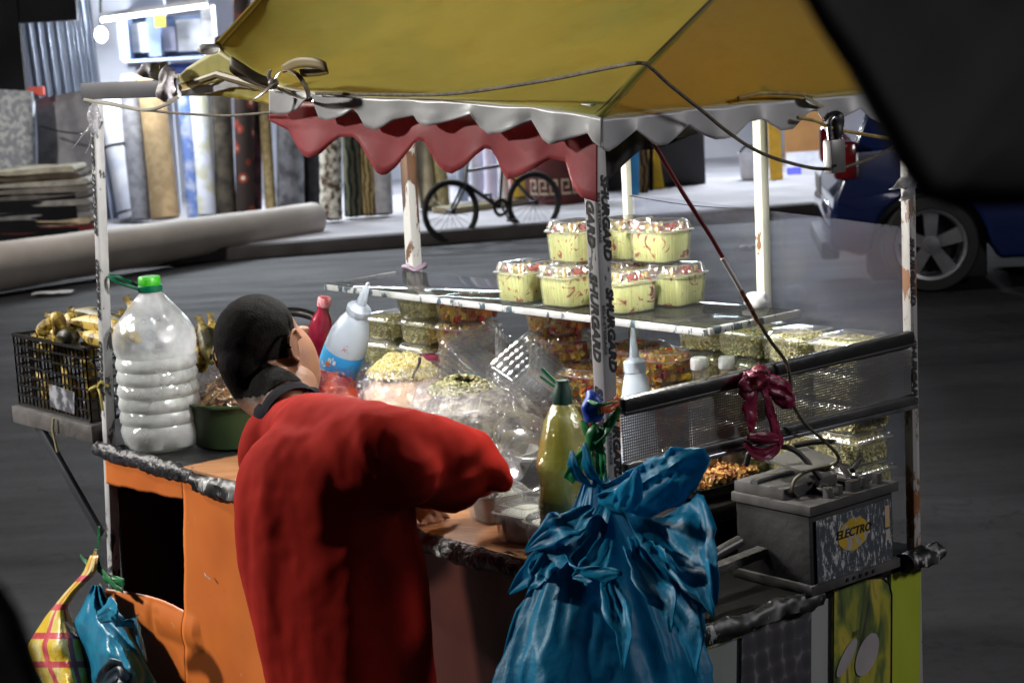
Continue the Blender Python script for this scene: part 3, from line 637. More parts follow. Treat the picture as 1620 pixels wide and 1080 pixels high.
# ------------- orange side panel with its square opening (v = 0)
def orange_mat():
    m, t, b = newmat('orange_vinyl'); L = t.links.new; tc = N(t, 'ShaderNodeTexCoord')
    n1 = N(t, 'ShaderNodeTexNoise', Scale=3, Detail=3); L(tc.outputs['Object'], n1.inputs['Vector'])
    r = ramp(t, [(.35, (.50, .115, .018)), (.65, (.62, .17, .03))]); L(n1.outputs['Fac'], r.inputs[0])
    n2 = N(t, 'ShaderNodeTexNoise', Scale=38, Detail=6, Distortion=2); L(tc.outputs['Object'], n2.inputs['Vector'])
    r2 = ramp(t, [(.70, (0, 0, 0)), (.73, (1, 1, 1))]); L(n2.outputs['Fac'], r2.inputs[0])
    mx = N(t, 'ShaderNodeMixRGB'); L(r2.outputs[0], mx.inputs[0]); L(r.outputs[0], mx.inputs[1]); mx.inputs[2].default_value = (.6, .35, .22, 1); L(mx.outputs[0], b.inputs['Base Color'])
    b.inputs['Roughness'].default_value = .42; return m
M_or = orange_mat()
def uend(z): return 1.985 - .173*(z-.1)/1.635 - .012
def bul(u, z):
    b = .012*noise.noise(Vector((u*2.2, z*2.2, 3))) + .004*noise.noise(Vector((u*8, z*5, 7)))
    if 1.5 < u < 1.96 and .38 < z < .47: b += .010*math.sin((z-.38)/.09*math.pi)*(1-.7*math.exp(-((u-1.72)/.012)**2))
    return b
def uR(z): return 1.522 + .04*(.75-z)/.3 + .0015*noise.noise(Vector((0, z*90, 1))) + .002*math.sin(z*40)
def zT(u): return lerp(.758, .742, (u-1.52)/.36) + .002*noise.noise(Vector((u*80, 0, 2))) + .0015*math.sin(u*50)
def zB(u): return .468 + .010*math.sin((u-1.5)*9) + .0015*noise.noise(Vector((u*80, 0, 5)))
m = MB(); P_ = lambda u, z: C(u, -.008-bul(u, z), z)
def gA(s, t): z = lerp(.12, .81, t); return P_(lerp(.02, uR(z), s), z)
def gB(s, t):
    u = lerp(uR(.75), uend(.77), s); z = lerp(zT(u), .81, t); return P_(lerp(uR(max(z, .74)), uend(z), s), z)
def gC(s, t):
    u = lerp(uR(.47), uend(.47), s); z = lerp(.12, zB(u), t); return P_(lerp(uR(z), uend(z), s), z)
m.grid(70, 70, lambda s, t: gA(lerp(.405, 1, s), t)); m.grid(50, 10, gB); m.grid(50, 50, gC)
m.build('side_panel', M_or, cart, solid=.003)
m = MB()   # dark hollow of the cart
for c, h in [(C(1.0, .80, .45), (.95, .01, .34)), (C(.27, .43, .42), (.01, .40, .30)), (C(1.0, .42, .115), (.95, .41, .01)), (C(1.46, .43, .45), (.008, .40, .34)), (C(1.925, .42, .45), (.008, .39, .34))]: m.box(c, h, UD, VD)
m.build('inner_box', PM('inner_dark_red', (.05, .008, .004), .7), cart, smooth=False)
m = MB(); m.grid(30, 50, lambda s, t: gA(lerp(0, .405, s), t)); m.build('side_panel_dark', PM('panel_dark_red', (.10, .022, .010), .45, c2=(.06, .010, .006), scale=4), cart, solid=.003)  # darker red stretch of the side panel, right of the seam strip
m = MB(); m.box(C(.63, -.016, .46), (.012, .004, .34), UD, VD, b=.002); m.build('seam_strip', M_black, cart)
# scrap of white paint on the orange
tagp = MB(); c0 = cp(330, 910, v=-.02); tagp.grid(6, 3, lambda s, t: c0 - UD*.02*(s-.5) - ZD*(.013*(s-.5)+.005*(t-.5)) - VD*(.005+.002*math.sin(s*5)))
tagp.build('paint_scrape', PM('scrape_white', (.65, .55, .5), .6), cart)
# ------------- right face (u = 0): tray, lower printed panels
def upoly(px, u, th, name, mat, par=cart, **k):
    m = MB(); m.poly([cp(x, y, u=u) for x, y in px], UD*th); return m.build(name, mat, par, smooth=False, **k)
m = MB(); m.box(C(.13, .54, .688), (.13, .37, .014), UD, VD, b=.003); m.build('tray', PM('tray_dark', (.007, .0065, .006), .7, c2=(.004, .004, .0038), bump=.3, spec=.15), cart)
lip(C(-.012, .10, .688), C(-.012, .55, .688), .020, M_patch, 'tray_edge', 21); lip(C(-.012, .80, .695), C(-.012, .915, .70), .021, M_patch, 'tray_edge', 27, flat=1.1)
M_lime = chip_mat('lime_paint', (.36, .42, .03), (.2, .22, .05), (.5, .5, .45), .66, 9)
M_gp = PM('pale_grey_panel', (.32, .33, .33), .5, c2=(.22, .24, .22), scale=4, stretch=(1, 1, .3))
upoly([(900, 1075), (1120, 1012), (1455, 895), (1450, 1350), (900, 1450)], .006, .01, 'front_panel', M_gp)
upoly([(1410, 908), (1457, 890), (1452, 1350), (1405, 1350)], -.001, .006, 'lime_strip', M_lime)
upoly([(1000, 1060), (1120, 1008), (1285, 950), (1285, 968), (1120, 1026), (1000, 1075)], -.001, .006, 'lime_trim', chip_mat('lime_grey', (.26, .28, .06), (.3, .32, .3), (.3, .3, .28), .5, 14))
def net_mat():
    m, t, b = newmat('dark_quilted_print'); L = t.links.new; tc = N(t, 'ShaderNodeTexCoord'); v = N(t, 'ShaderNodeTexVoronoi', Scale=34); mp = N(t, 'ShaderNodeMapping'); mp.inputs['Scale'].default_value = (1, 1, .8)
    L(tc.outputs['Object'], mp.inputs[0]); L(mp.outputs[0], v.inputs['Vector']); v.inputs['Randomness'].default_value = .35
    r = ramp(t, [(.3, (.028, .026, .034)), (.62, (.05, .048, .06)), (.75, (.14, .13, .13))]); L(v.outputs['Distance'], r.inputs[0]); L(r.outputs[0], b.inputs['Base Color']); b.inputs['Roughness'].default_value = .6; return m
upoly([(1174, 988), (1284, 953), (1282, 1300), (1170, 1300)], -.0015, .004, 'printed_sheet', net_mat())
m = MB(); m.poly([cp(x, y, u=-.001) for x, y in [(1318, 934), (1370, 913), (1400, 914), (1410, 935), (1408, 1300), (1316, 1300)]], UD*.004)
def veg_mat():
    m, t, b = newmat('corn_poster_print'); L = t.links.new; tc = N(t, 'ShaderNodeTexCoord'); nz = N(t, 'ShaderNodeTexNoise', Scale=9, Detail=3, Distortion=1.2); mp = N(t, 'ShaderNodeMapping')
    mp.inputs['Rotation'].default_value = (.5, .6, .5); mp.inputs['Scale'].default_value = (1.6, 1.6, .6); L(tc.outputs['Object'], mp.inputs[0]); L(mp.outputs[0], nz.inputs['Vector'])
    r = ramp(t, [(.3, (.03, .03, .02)), (.42, (.10, .14, .03)), (.52, (.32, .30, .03)), (.62, (.42, .33, .05)), (.7, (.1, .12, .04))]); L(nz.outputs['Fac'], r.inputs[0]); L(r.outputs[0], b.inputs['Base Color']); return m
ps = m.build('poster', veg_mat(), cart, smooth=False)
m = MB()
for (cx, cy, rx, ry, an) in [(1372, 1035, 15, 36, .35), (1340, 1040, 8, 34, .45), (1330, 1110, 20, 30, .2)]:
    m.poly([cp(cx + rx*math.cos(a)*math.cos(an) + ry*math.sin(a)*math.sin(an)*-1*-1, cy - ry*math.sin(a)*math.cos(an) + rx*math.cos(a)*math.sin(an), u=-.0035) for a in [2*math.pi*k/24 for k in range(24)]], UD*.002)
m.build('poster_ears', PM('poster_cream', (.38, .35, .36), .5), ps, smooth=False)
m = MB(); m.text('BF', .018, Matrix.Translation(cp(1353, 1003, u=-.003)) @ Matrix((-VD*-1, ZD, -UD)).transposed().to_4x4(), shear=.2); m.build('poster_mark', M_ink, ps, smooth=False)
m = MB(); bp_ = [cp(x, y, u=-.002) for x, y in [(1317, 1300), (1319, 936), (1370, 915), (1396, 913), (1407, 922), (1411, 940), (1409, 1300)]]
m.tube(bp_, .0016, 5); m.build('poster_border', M_ink, ps)
# guard band of perforated sheet
def perf_mat(scale_u, scale_v, name, dark=(.12, .12, .125)):
    m, t, b = newmat(name); L = t.links.new; out = [n for n in t.nodes if n.type == 'OUTPUT_MATERIAL'][0]; uvn = N(t, 'ShaderNodeTexCoord'); sx = N(t, 'ShaderNodeSeparateXYZ'); L(uvn.outputs['UV'], sx.inputs[0])
    def sn(o, k):
        a = N(t, 'ShaderNodeMath', operation='MULTIPLY'); a.inputs[1].default_value = k*2*math.pi; L(sx.outputs[o], a.inputs[0]); s = N(t, 'ShaderNodeMath', operation='SINE'); L(a.outputs[0], s.inputs[0]); return s
    a, c = sn(0, scale_u), sn(1, scale_v); ad = N(t, 'ShaderNodeMath', operation='ADD'); L(a.outputs[0], ad.inputs[0]); L(c.outputs[0], ad.inputs[1])
    g = N(t, 'ShaderNodeMath', operation='GREATER_THAN'); g.inputs[1].default_value = 1.15; L(ad.outputs[0], g.inputs[0])
    tr = N(t, 'ShaderNodeBsdfTransparent'); mx = N(t, 'ShaderNodeMixShader'); L(g.outputs[0], mx.inputs[0]); L(b.outputs[0], mx.inputs[1]); L(tr.outputs[0], mx.inputs[2]); L(mx.outputs[0], out.inputs[0])
    b.inputs['Base Color'].default_value = rgba(dark); b.inputs['Metallic'].default_value = .5; b.inputs['Roughness'].default_value = .4; return m
m = MB(); m.grid(40, 6, lambda s, t: C(-.002 + .003*noise.noise(Vector((s*6, t*2, 0))), lerp(.034, .852, s), lerp(1.045, 1.15, t)))
gb = m.build('guard_sheet', perf_mat(150, 20, 'perforated_sheet', (.16, .16, .165)), cart)
m = MB(); m.bar(C(-.004, .034, 1.158), C(-.004, .852, 1.163), .022, .03, bev=.006); m.build('guard_rail', M_black, cart)
m = MB(); m.bar(C(-.010, .034, 1.146), C(-.010, .852, 1.151), .01, .008, bev=.003); m.build('guard_trim', M_steel, cart)
m = MB(); m.bar(C(-.004, .034, 1.044), C(-.004, .852, 1.034), .02, .018, bev=.004); m.build('guard_rail', M_steel, cart)
m = MB(); m.bar(C(-.013, .034, 1.030), C(-.013, .852, 1.021), .012, .009, bev=.003); m.build('guard_trim', M_chrome, cart)
# inner rails under the band
m = MB(); m.tube([C(.12, .50, .905), C(.12, .845, .905)], .011, 10); m.build('inner_rail', M_chrome, cart)
m = MB(); m.grid(10, 4, lambda s, t: C(.10, lerp(.62, .845, s), lerp(.80, .885, t))); m.build('inner_sheet', perf_mat(38, 14, 'perforated_inner', (.4, .4, .42)), cart)
m = MB(); m.tube(crv([C(.05, .05, .79), C(.05, .2, .795), C(.05, .38, .825)]), .012, 10); m.build('inner_rail', M_steel, cart)
m = MB(); m.bar(C(.1, .06, .745), C(.1, .5, .77), .03, .02, bev=.004); m.build('inner_rail', PM('rough_bar', (.05, .045, .04), .7, c2=(.02, .02, .02), scale=40, lo=.5, hi=.55, bump=.5), cart)
# ------------- glass shelf
SZ = 1.2
M_shelf = CLEAR('shelf_glass', (.66, .69, .67), .04, .35, .05, milk=.12, mc=(.22, .22, .21), wear=6); M_frame = chip_mat('shelf_frame_paint', (.46, .47, .47), (.05, .09, .12), (.03, .05, .06), .55, 34)
sh = MB(); sh.box(C(.97, .68, SZ), (.69, .135, .004), UD, VD, b=.001); shelf = sh.build('glass_shelf', M_shelf, cart)
m = MB(); m.bar(C(1.664, .547, SZ-.006), C(.278, .54, SZ-.006), .012, .015, bev=.002); m.build('shelf_frame', M_frame, shelf)
m = MB(); m.bar(C(.278, .546, SZ-.005), C(.282, .83, SZ-.005), .012, .015, bev=.002); m.build('shelf_frame', M_frame, shelf)
m = MB(); m.bar(C(1.664, .553, SZ-.006), C(1.70, .80, SZ-.006), .01, .014, bev=.002); m.build('shelf_frame', M_frame, shelf)
# side pane
m = MB(); V = [C(.815, .86, .86), C(.0, .862, .86), C(.0, .862, 1.388), C(.815, .86, 1.432)]; m.add(V + [q+VD*.003 for q in V], [(0, 1, 2, 3), (7, 6, 5, 4), (3, 2, 6, 7), (1, 5, 6, 2)])
m.build('side_pane', CLEAR('acrylic_pane', (.93, .94, .97), .02, .22, .12, milk=.07, mc=(.45, .47, .6), wear=3), cart, smooth=False)
# cloth knob where the shelf meets the post
m = MB(); m.ball(C(.375, .80, 1.222), .022, 3, sq=(1.25, 1, .9))
for q in m.v:
    d = q - C(.375, .80, 1.222); q += d * .45*noise.noise(q*55)
m.build('rag_knot', PM('rag_white', (.7, .7, .72), .8), cart)
m = MB(); m.tube(crv([C(1.66+.03*math.cos(a), .835+.03*math.sin(a), 1.212+.006*math.sin(3*a)) for a in [2*math.pi*k/10 for k in range(11)]], 3), .006, 6); m.build('shelf_tie', PM('tie_lilac', (.4, .3, .42), .5), cart)
# ------------- side rack on the far left
m = MB(); m.bar(C(2.385, -.006, .868), C(1.93, -.006, .868), .03, .045, bev=.002); rk = m.build('side_rack', M_gun, cart)
m = MB(); m.bar(C(2.37, -.005, .868), C(2.37, .42, .868), .03, .03); m.bar(C(1.95, .42, .868), C(2.37, .42, .868), .03, .03); m.bar(C(2.15, .0, .868), C(2.15, .42, .868), .03, .02); m.build('rack_rail', M_gun, rk)
m = MB(); m.bar(C(2.26, -.008, .855), C(1.955, -.008, .60), .026, .014, up=VD, bev=.002); m.build('strut', PM('strut_blueblack', (.05, .055, .065), .5, .4), rk)
m = MB(); m.tube([C(2.12, -.03, .89), C(2.125, -.033, .86), C(2.115, -.03, .80)], .004, 6); m.build('rack_cord', PM('cord_cream', (.5, .45, .25), .8), rk)
# wheels + undercarriage (below the picture)
for (u, v) in [(1.2, .14), (1.2, .7)]:
    m = MB(); c = C(u, v, .28); fr = Matrix((UD, ZD, VD)).transposed(); m.lathe([(.2, -.03), (.27, -.03), (.28, 0), (.27, .03), (.2, .03)], c, 32, ax=fr, cap=False); m.lathe([(.21, -.01), (.21, .01), (.02, .02), (.02, -.02)], c, 24, ax=fr)
    m.build('wheel', M_black, cart)
# ------------- canopy
def canopy_mat():
    m, t, b = newmat('yellow_tarpaulin'); L = t.links.new; out = [n for n in t.nodes if n.type == 'OUTPUT_MATERIAL'][0]; tc = N(t, 'ShaderNodeTexCoord')
    n1 = N(t, 'ShaderNodeTexNoise', Scale=2.0, Detail=4); L(tc.outputs['Object'], n1.inputs['Vector'])
    mpS = N(t, 'ShaderNodeMapping'); mpS.inputs['Scale'].default_value = (3, 3, 9); nS = N(t, 'ShaderNodeTexNoise', Scale=3.5, Detail=7, Roughness=.7)
    L(tc.outputs['Object'], mpS.inputs[0]); L(mpS.outputs[0], nS.inputs['Vector']); rS = ramp(t, [(.34, (.86, .84, .8)), (.5, (1, 1, 1))]); L(nS.outputs['Fac'], rS.inputs[0])
    r = ramp(t, [(.35, (.275, .27, .055)), (.65, (.33, .325, .068))]); L(n1.outputs['Fac'], r.inputs[0]); mS = N(t, 'ShaderNodeMixRGB', blend_type='MULTIPLY'); mS.inputs[0].default_value = 1; L(r.outputs[0], mS.inputs[1]); L(rS.outputs[0], mS.inputs[2]); L(mS.outputs[0], b.inputs['Base Color']); b.inputs['Roughness'].default_value = .5
    n2 = N(t, 'ShaderNodeTexNoise', Scale=9, Detail=6); L(tc.outputs['Object'], n2.inputs['Vector']); bp = N(t, 'ShaderNodeBump', Strength=.10, Distance=.01); L(n2.outputs['Fac'], bp.inputs['Height']); L(bp.outputs[0], b.inputs['Normal'])
    tl = N(t, 'ShaderNodeBsdfTranslucent'); mix = N(t, 'ShaderNodeMixShader'); mix.inputs[0].default_value = .28; tl.inputs[0].default_value = (.85, .56, .03, 1)
    L(b.outputs[0], mix.inputs[1]); L(tl.outputs[0], mix.inputs[2]); L(mix.outputs[0], out.inputs[0]); return m
M_can = canopy_mat()
RZ = 1.955
K0 = C(-.035, -.03, 1.672); KR = C(.165, .60, 1.94); KF = C(-.035, 1.10, 1.672)
eav = [cp(951, 187, v=-.03), cp(860, 172, v=-.03), cp(700, 160, v=-.03), cp(560, 153, v=-.03), cp(487, 147, v=-.03), cp(440, 138, v=-.02), cp(398, 116, v=.0), cp(345, 74, v=.02)]
eavc = crv(eav, 6)
LH0 = eav[-1]; LH1 = cp(428, -18, v=.32); LHR = LH0 + (LH1-LH0)*1.55
can = None
def sag(p, s, t, k=.02): return p - ZD*k*math.sin(math.pi*s)*math.sin(math.pi*t) + ZD*.004*noise.noise(p*6)
def ev(s):
    f = s*(len(eavc)-1); i = min(int(f), len(eavc)-2); return lerp(eavc[i], eavc[i+1], f-i)
m = MB(); m.grid(60, 24, lambda s, t: sag(lerp(ev(s), lerp(KR, LHR, s), t), s, t, .03)); can = m.build('canopy', M_can, cart, solid=.003)
m = MB(); m.grid(40, 24, lambda s, t: sag(lerp(lerp(K0, KF, s), KR, t), s, t, .02)); M_cs = M_can.copy(); [setattr(n.inputs[0], 'default_value', .36) for n in M_cs.node_tree.nodes if n.type == 'MIX_SHADER']; [setattr(n.inputs[0], 'default_value', (.90, .54, .02, 1)) for n in M_cs.node_tree.nodes if n.type == 'BSDF_TRANSLUCENT']; m.build('canopy_side', M_cs, can, solid=.003)
BL = C(1.75, 1.22, 1.80)
m = MB(); m.grid(30, 12, lambda s, t: sag(lerp(lerp(KF, BL, s), lerp(KR, LHR, s), t), s, t, .02)); m.build('canopy_back', M_can, can, solid=.003)
m = MB(); m.grid(12, 12, lambda s, t: sag(lerp(lerp(LH0, BL, s), LHR, t), s, t, .02)); m.build('canopy_end', M_can, can, solid=.003)
# hip seam and ridge ribs
M_seam = PM('canopy_binding', (.16, .12, .05), .5)
m = MB(); m.tube([K0+ZD*.004, lerp(K0, KR, .5)+ZD*.004, KR+ZD*.004], .0045, 8); m.build('hip_seam', M_seam, can)
m = MB(); m.tube([LH0+ZD*.004, lerp(LH0, LHR, .5)+ZD*.003, LHR+ZD*.004], .008, 8, ); m.build('hip_binding', PM('binding_ochre', (.3, .2, .03), .5), can)
# lower left flap of the canopy
def vgrid(top, bot, v0, n, name, mat, par, rip=.006, k=9, vf=None, th=.0016, rows=8):
    x0 = top[0][0]; x1 = top[-1][0]; m = MB()
    def fn(s, t):
        x = lerp(x0, x1, s); y = lerp(interp(top, x), interp(bot, x), t)
        vv = (v0 + rip*t*math.sin(s*k*2*math.pi) + rip*.6*t*noise.noise(Vector((s*k*3, t*2, x0))))
        return cp(x, y, v=vv)
    m.grid(n, rows, fn); return m.build(name, mat, par, solid=th)
vgrid([(276, 126), (295, 108), (335, 82), (346, 78), (372, 96), (400, 118), (432, 140)], [(276, 153), (300, 152), (350, 152), (400, 160), (432, 166)], .06, 40, 'canopy_flap', M_can, can, rip=.0015)
M_wv = PM('white_vinyl', (.50, .51, .52), .35, c2=(.40, .41, .42), scale=5, bump=.25, bscale=9, trans=.15)
M_rv = PM('red_vinyl', (.42, .10, .11), .45, c2=(.34, .07, .08), scale=3, bump=.25, bscale=9, trans=.3)
vgrid([(276, 146), (330, 134), (372, 122), (430, 134)], [(276, 153), (330, 148), (372, 138), (430, 146)], .05, 24, 'flap_hem', PM('hem_silver', (.4, .4, .42), .4, c2=(.15, .12, .08), scale=12, lo=.45, hi=.5), can, rip=.003)
wtop = [(426, 140), (490, 147), (560, 153), (700, 160), (860, 171), (952, 186)]
wbot = [(426, 178), (440, 182), (456, 180), (470, 173), (481, 160), (494, 152), (499, 172), (505, 187), (518, 191), (540, 184), (559, 173), (567, 181), (578, 201), (593, 206), (608, 200), (622, 191), (655, 183), (660, 192), (666, 197), (678, 199), (700, 195), (744, 181), (752, 192), (761, 203), (774, 213), (793, 210), (820, 200), (841, 190), (850, 205), (859, 221), (870, 229), (889, 224), (930, 211), (938, 224), (952, 235)]
vgrid(wtop, wbot, -.036, 260, 'white_valance', M_wv, can, rip=.0045, k=8)
rbot = [(426, 191), (456, 206), (474, 239), (484, 249), (491, 250), (507, 243), (525, 226), (537, 217), (559, 217), (569, 226), (578, 243), (596, 273), (604, 277), (611, 276), (626, 265), (642, 244), (656, 226), (664, 222), (672, 225), (682, 243), (693, 261), (703, 271), (715, 275), (733, 265), (752, 246), (767, 235), (778, 237), (786, 250), (795, 272), (803, 284), (817, 281), (835, 272), (851, 264), (870, 252), (895, 256), (907, 297), (920, 312), (945, 320)]
vgrid([(426, 160), (700, 165), (945, 190)], rbot, -.01, 260, 'red_valance', M_rv, can, rip=.005, k=6)
def ugrid(top, bot, u_, n, name, mat, par, rip=.006, k=9, th=.0016, rows=8):
    x0 = top[0][0]; x1 = top[-1][0]; m = MB()
    def fn(s, t):
        x = lerp(x0, x1, s); y = lerp(interp(top, x), interp(bot, x), t)
        return cp(x, y, u=u_ + rip*t*math.sin(s*k*2*math.pi))
    m.grid(n, rows, fn); return m.build(name, mat, par, solid=th)
M_wv2 = PM('grey_white_vinyl', (.56, .56, .57), .4, c2=(.46, .46, .47), scale=5, bump=.25, bscale=9, trans=.1)
ugrid([(953, 187), (1000, 184), (1100, 172), (1200, 163), (1300, 154), (1380, 148), (1440, 142)], [(953, 236), (962, 240), (975, 232), (1007, 206), (1020, 216), (1034, 228), (1042, 231), (1055, 229), (1075, 212), (1090, 197), (1100, 205), (1115, 215), (1132, 221), (1147, 220), (1162, 216), (1175, 203), (1185, 193), (1205, 189), (1214, 193), (1222, 199), (1235, 207), (1255, 204), (1264, 194), (1272, 187), (1280, 178), (1292, 174), (1300, 188), (1308, 193), (1330, 188), (1362, 172), (1375, 185), (1395, 196), (1440, 180)], -.04, 260, 'white_valance', M_wv2, can, rip=.006, k=7)
# inner dark cloth at the near corner
ugrid([(925, 205), (1000, 195), (1060, 200), (1195, 180)], [(925, 262), (945, 285), (962, 286), (985, 262), (1012, 238), (1035, 236), (1060, 228), (1095, 214), (1140, 205), (1195, 190)], .03, 90, 'inner_valance', PM('inner_cloth_black', (.018, .018, .02), .7), can, rip=.004)
# frame under the canopy
m = MB(); m.bar(C(.0, .01, 1.67), C(.85, .01, 1.68), .014, .014); m.bar(C(.01, 0, 1.655), C(.01, 1.0, 1.655), .02, .02); m.bar(C(.0, .84, 1.68), C(1.2, .84, 1.70), .02, .02); m.build('canopy_frame', M_post, can)
m = MB(); a = cp(131, 145, v=-.005); b = cp(283, 139, v=-.005); m.bar(a, b, .012, .040, bev=.002); m.build('top_bar', PM('bar_slate', (.075, .075, .085), .5, c2=(.045, .045, .055), scale=5), cart)
m = MB(); m.tube([lerp(a, b, 1)+VD*.0, cp(300, 134, v=.03), cp(345, 118, v=.04), cp(430, 142, v=.03)], .009, 8); m.build('eave_tube', M_seam, cart)
# clear plastic tied round the bar end
def crumple_blob(name, mat, c, rx, rz, par, sd=0, amp=.35, ry=None, frq=18, lab=None):
    m = MB(); m.ball(c, 1, 4, sq=(rx, ry or rx, rz))
    for q in m.v:
        d = (q - c); n1 = 1-2*abs(noise.noise(q*frq + Vector((sd, 0, 0)))); q += d*amp*(n1-.5) + d*amp*.5*noise.noise(q*frq*3)
    return m.build(name, mat, par, ang=70)
M_film = CLEAR('cling_film', (.95, .95, .97), .12, .6, .15, milk=.30, mc=(.6, .6, .66), bump=.8, bscale=60, wear=40)
M_rag = PM('grey_wrap', (.33, .31, .33), .45, c2=(.2, .18, .19), scale=26, bump=.6, bscale=60)
crumple_blob('tied_film', M_rag, cp(266, 138, v=-.015), .022, .038, cart, 3, amp=.6)
crumple_blob('tied_film', M_rag, cp(248, 113, v=-.0), .034, .020, cart, 5, amp=.6)
crumple_blob('tied_film', PM('scrap_silver', (.4, .4, .38), .5), cp(330, 78, v=.0), .022, .012, cart, 7)
crumple_blob('tied_film', M_film, cp(150, 190, v=-.015), .014, .035, cart, 9)
for k, (x0, y0, x1, y1) in enumerate([(150, 200, 112, 232), (152, 195, 122, 212), (148, 205, 135, 245)]):
    m = MB(); a_ = cp(x0, y0, v=-.02); b_ = cp(x1, y1, v=-.05); side_ = UD*.006
    m.grid(8, 1, lambda s, t: lerp(a_, b_, s) + side_*(t-.5)*(1-s*.6) + ZD*.006*math.sin(s*5+k)); m.build('film_strand', M_film, cart)
# bow of ribbons tied at the left end of the eave
def ribbon(pts, wd, wdir, mat, par, name='bow_loop', n=6, th=.0012):
    c = crv(pts, n); m = MB(); K = len(c)-1
    m.grid(K, 3, lambda s, t: c[round(s*K)] + Vector(wdir).normalized()*wd*(t-.5)*(1-.25*abs(2*s-1)**3)); return m.build(name, mat, par, solid=th)
M_rib = PM('ribbon_silver', (.28, .26, .24), .35, c2=(.12, .1, .08), scale=20, bump=.2)
V_ = lambda x, y, v=-.05: cp(x, y, v=v)
wd_ = (UD*.3+ZD+VD*.4)
ribbon([V_(432, 132), V_(440, 116, -.08), V_(455, 111, -.1), V_(472, 120, -.11), V_(485, 140, -.1), V_(487, 156, -.07), V_(470, 154, -.06), V_(440, 140, -.05)], .022, (UD*.6+VD*.9+ZD*.1), M_rib, can)
ribbon([V_(432, 132), V_(408, 124, -.07), V_(382, 108, -.09), V_(365, 98, -.1), V_(368, 108, -.09), V_(395, 124, -.07), V_(430, 136)], .024, (UD*.2+ZD+VD*.3), PM('ribbon_brown', (.10, .075, .04), .6), can)
ribbon([V_(446, 110, -.07), V_(470, 100, -.12), V_(498, 100, -.13), V_(518, 108, -.12), V_(500, 113, -.1), V_(475, 116, -.08)], .022, (ZD+UD*.3), PM('ribbon_olive', (.16, .11, .02), .6), can)
ribbon([V_(436, 130, -.06), V_(420, 144, -.08), V_(402, 158, -.09)], .016, (UD), M_rib, can, 'bow_tail')
ribbon([V_(430, 134, -.05), V_(425, 120, -.07), V_(428, 110, -.08)], .014, (UD), M_rib, can, 'bow_tail')
crumple_blob('bow_knot', M_rib, V_(432, 133, -.06), .012, .012, can, 4, ry=.012)
# cart lamp under the canopy
lp = C(.30, .36, 1.60)
m = MB(); m.ball(lp, .03, 3); bl = m.build('lamp_bulb', EM('cart_bulb', (1, .98, .92), 18), cart)
m = MB(); m.lathe([(.012, .025), (.016, .03), (.016, .075), (.006, .08)], lp, 16); m.build('lamp_socket', M_black, bl)
lamp('cart_light', 'POINT', lp - ZD*.045, 24, (1, .97, .92), .035, parent=cart)
lp2 = C(1.02, .14, 1.69)  # second bulb and its light, added to brighten the food on the left
m = MB(); m.ball(lp2, .028, 3); bl2 = m.build('lamp_bulb', EM('added_bulb_far', (1, .98, .95), 14), cart)
m = MB(); m.lathe([(.012, .025), (.016, .03), (.016, .075), (.006, .08)], lp2, 16); m.build('lamp_socket', M_black, bl2)
lamp('cart_light', 'POINT', lp2 - ZD*.045, 30, (1, .98, .96), .035, parent=cart)
# ================================================================= goods on the cart
M_clam = CLEAR('clamshell_plastic', (.96, .97, .97), .10, .6, .16, milk=.07, mc=(.75, .77, .78))
M_rimc = CLEAR('clamshell_rim', (.96, .97, .97), .2, .8, .14, milk=.38, mc=(.75, .77, .78))
M_clam2 = CLEAR('clamshell_empty', (.93, .94, .95), .12, .75, .12, milk=.05, mc=(.7, .72, .75))
def sq(th, a, b, e=6.5):
    c, s = math.cos(th), math.sin(th); k = (abs(c)**e + abs(s)**e)**(-1/e); return a*c*k, b*s*k
def sqloft(m, levels, n=96, ribs=0, e=6.5, cap=False, mi=0):
    """levels: (ax, by, z, rib depth)"""
    o = len(m.v)
    for (a, b, z, rd) in levels:
        for k in range(n):
            th = 2*math.pi*k/n; x, y = sq(th, a, b, e); f = 1 + rd*math.sin(ribs*th)/max(a, .01)
            m.v.append(Vector((x*f, y*f, z)))
    for i in range(len(levels)-1):
        for k in range(n): m.f.append((o+i*n+k, o+i*n+(k+1) % n, o+(i+1)*n+(k+1) % n, o+(i+1)*n+k)); m.m.append(mi)
    if cap:
        m.f.append(tuple(o+k for k in range(n))[::-1]); m.m.append(mi); e_ = o+(len(levels)-1)*n; m.f.append(tuple(e_+k for k in range(n))); m.m.append(mi)
    return m
def streak_mat(name, base, st1, st2):
    m, t, b = newmat(name); L = t.links.new; tc = N(t, 'ShaderNodeTexCoord')
    n1 = N(t, 'ShaderNodeTexNoise', Scale=26, Detail=4, Distortion=2.2); oi = N(t, 'ShaderNodeObjectInfo'); va = N(t, 'ShaderNodeVectorMath', operation='ADD')
    L(tc.outputs['Object'], va.inputs[0]); L(oi.outputs['Random'], va.inputs[1]); mu = N(t, 'ShaderNodeVectorMath', operation='SCALE'); 
    L(oi.outputs['Location'], mu.inputs[0]); mu.inputs['Scale'].default_value = 3.0; L(mu.outputs[0], va.inputs[1]); L(va.outputs[0], n1.inputs['Vector'])
    r = ramp(t, [(.31, st2), (.37, st1), (.41, base), (.8, tuple(q*1.08 for q in base))]); L(n1.outputs['Fac'], r.inputs[0]); L(r.outputs[0], b.inputs['Base Color']); b.inputs['Roughness'].default_value = .45
    b.inputs['Subsurface Weight'].default_value = .0; return m
M_cream = streak_mat('green_cream_filling', (.50, .52, .20), (.36, .12, .04), (.12, .01, .03))
M_bits = [PM('bit_red', (.5, .05, .04), .4), PM('bit_yellow', (.72, .5, .12), .5), PM('bit_pale', (.75, .7, .45), .5), PM('bit_plum', (.12, .015, .04), .4)]
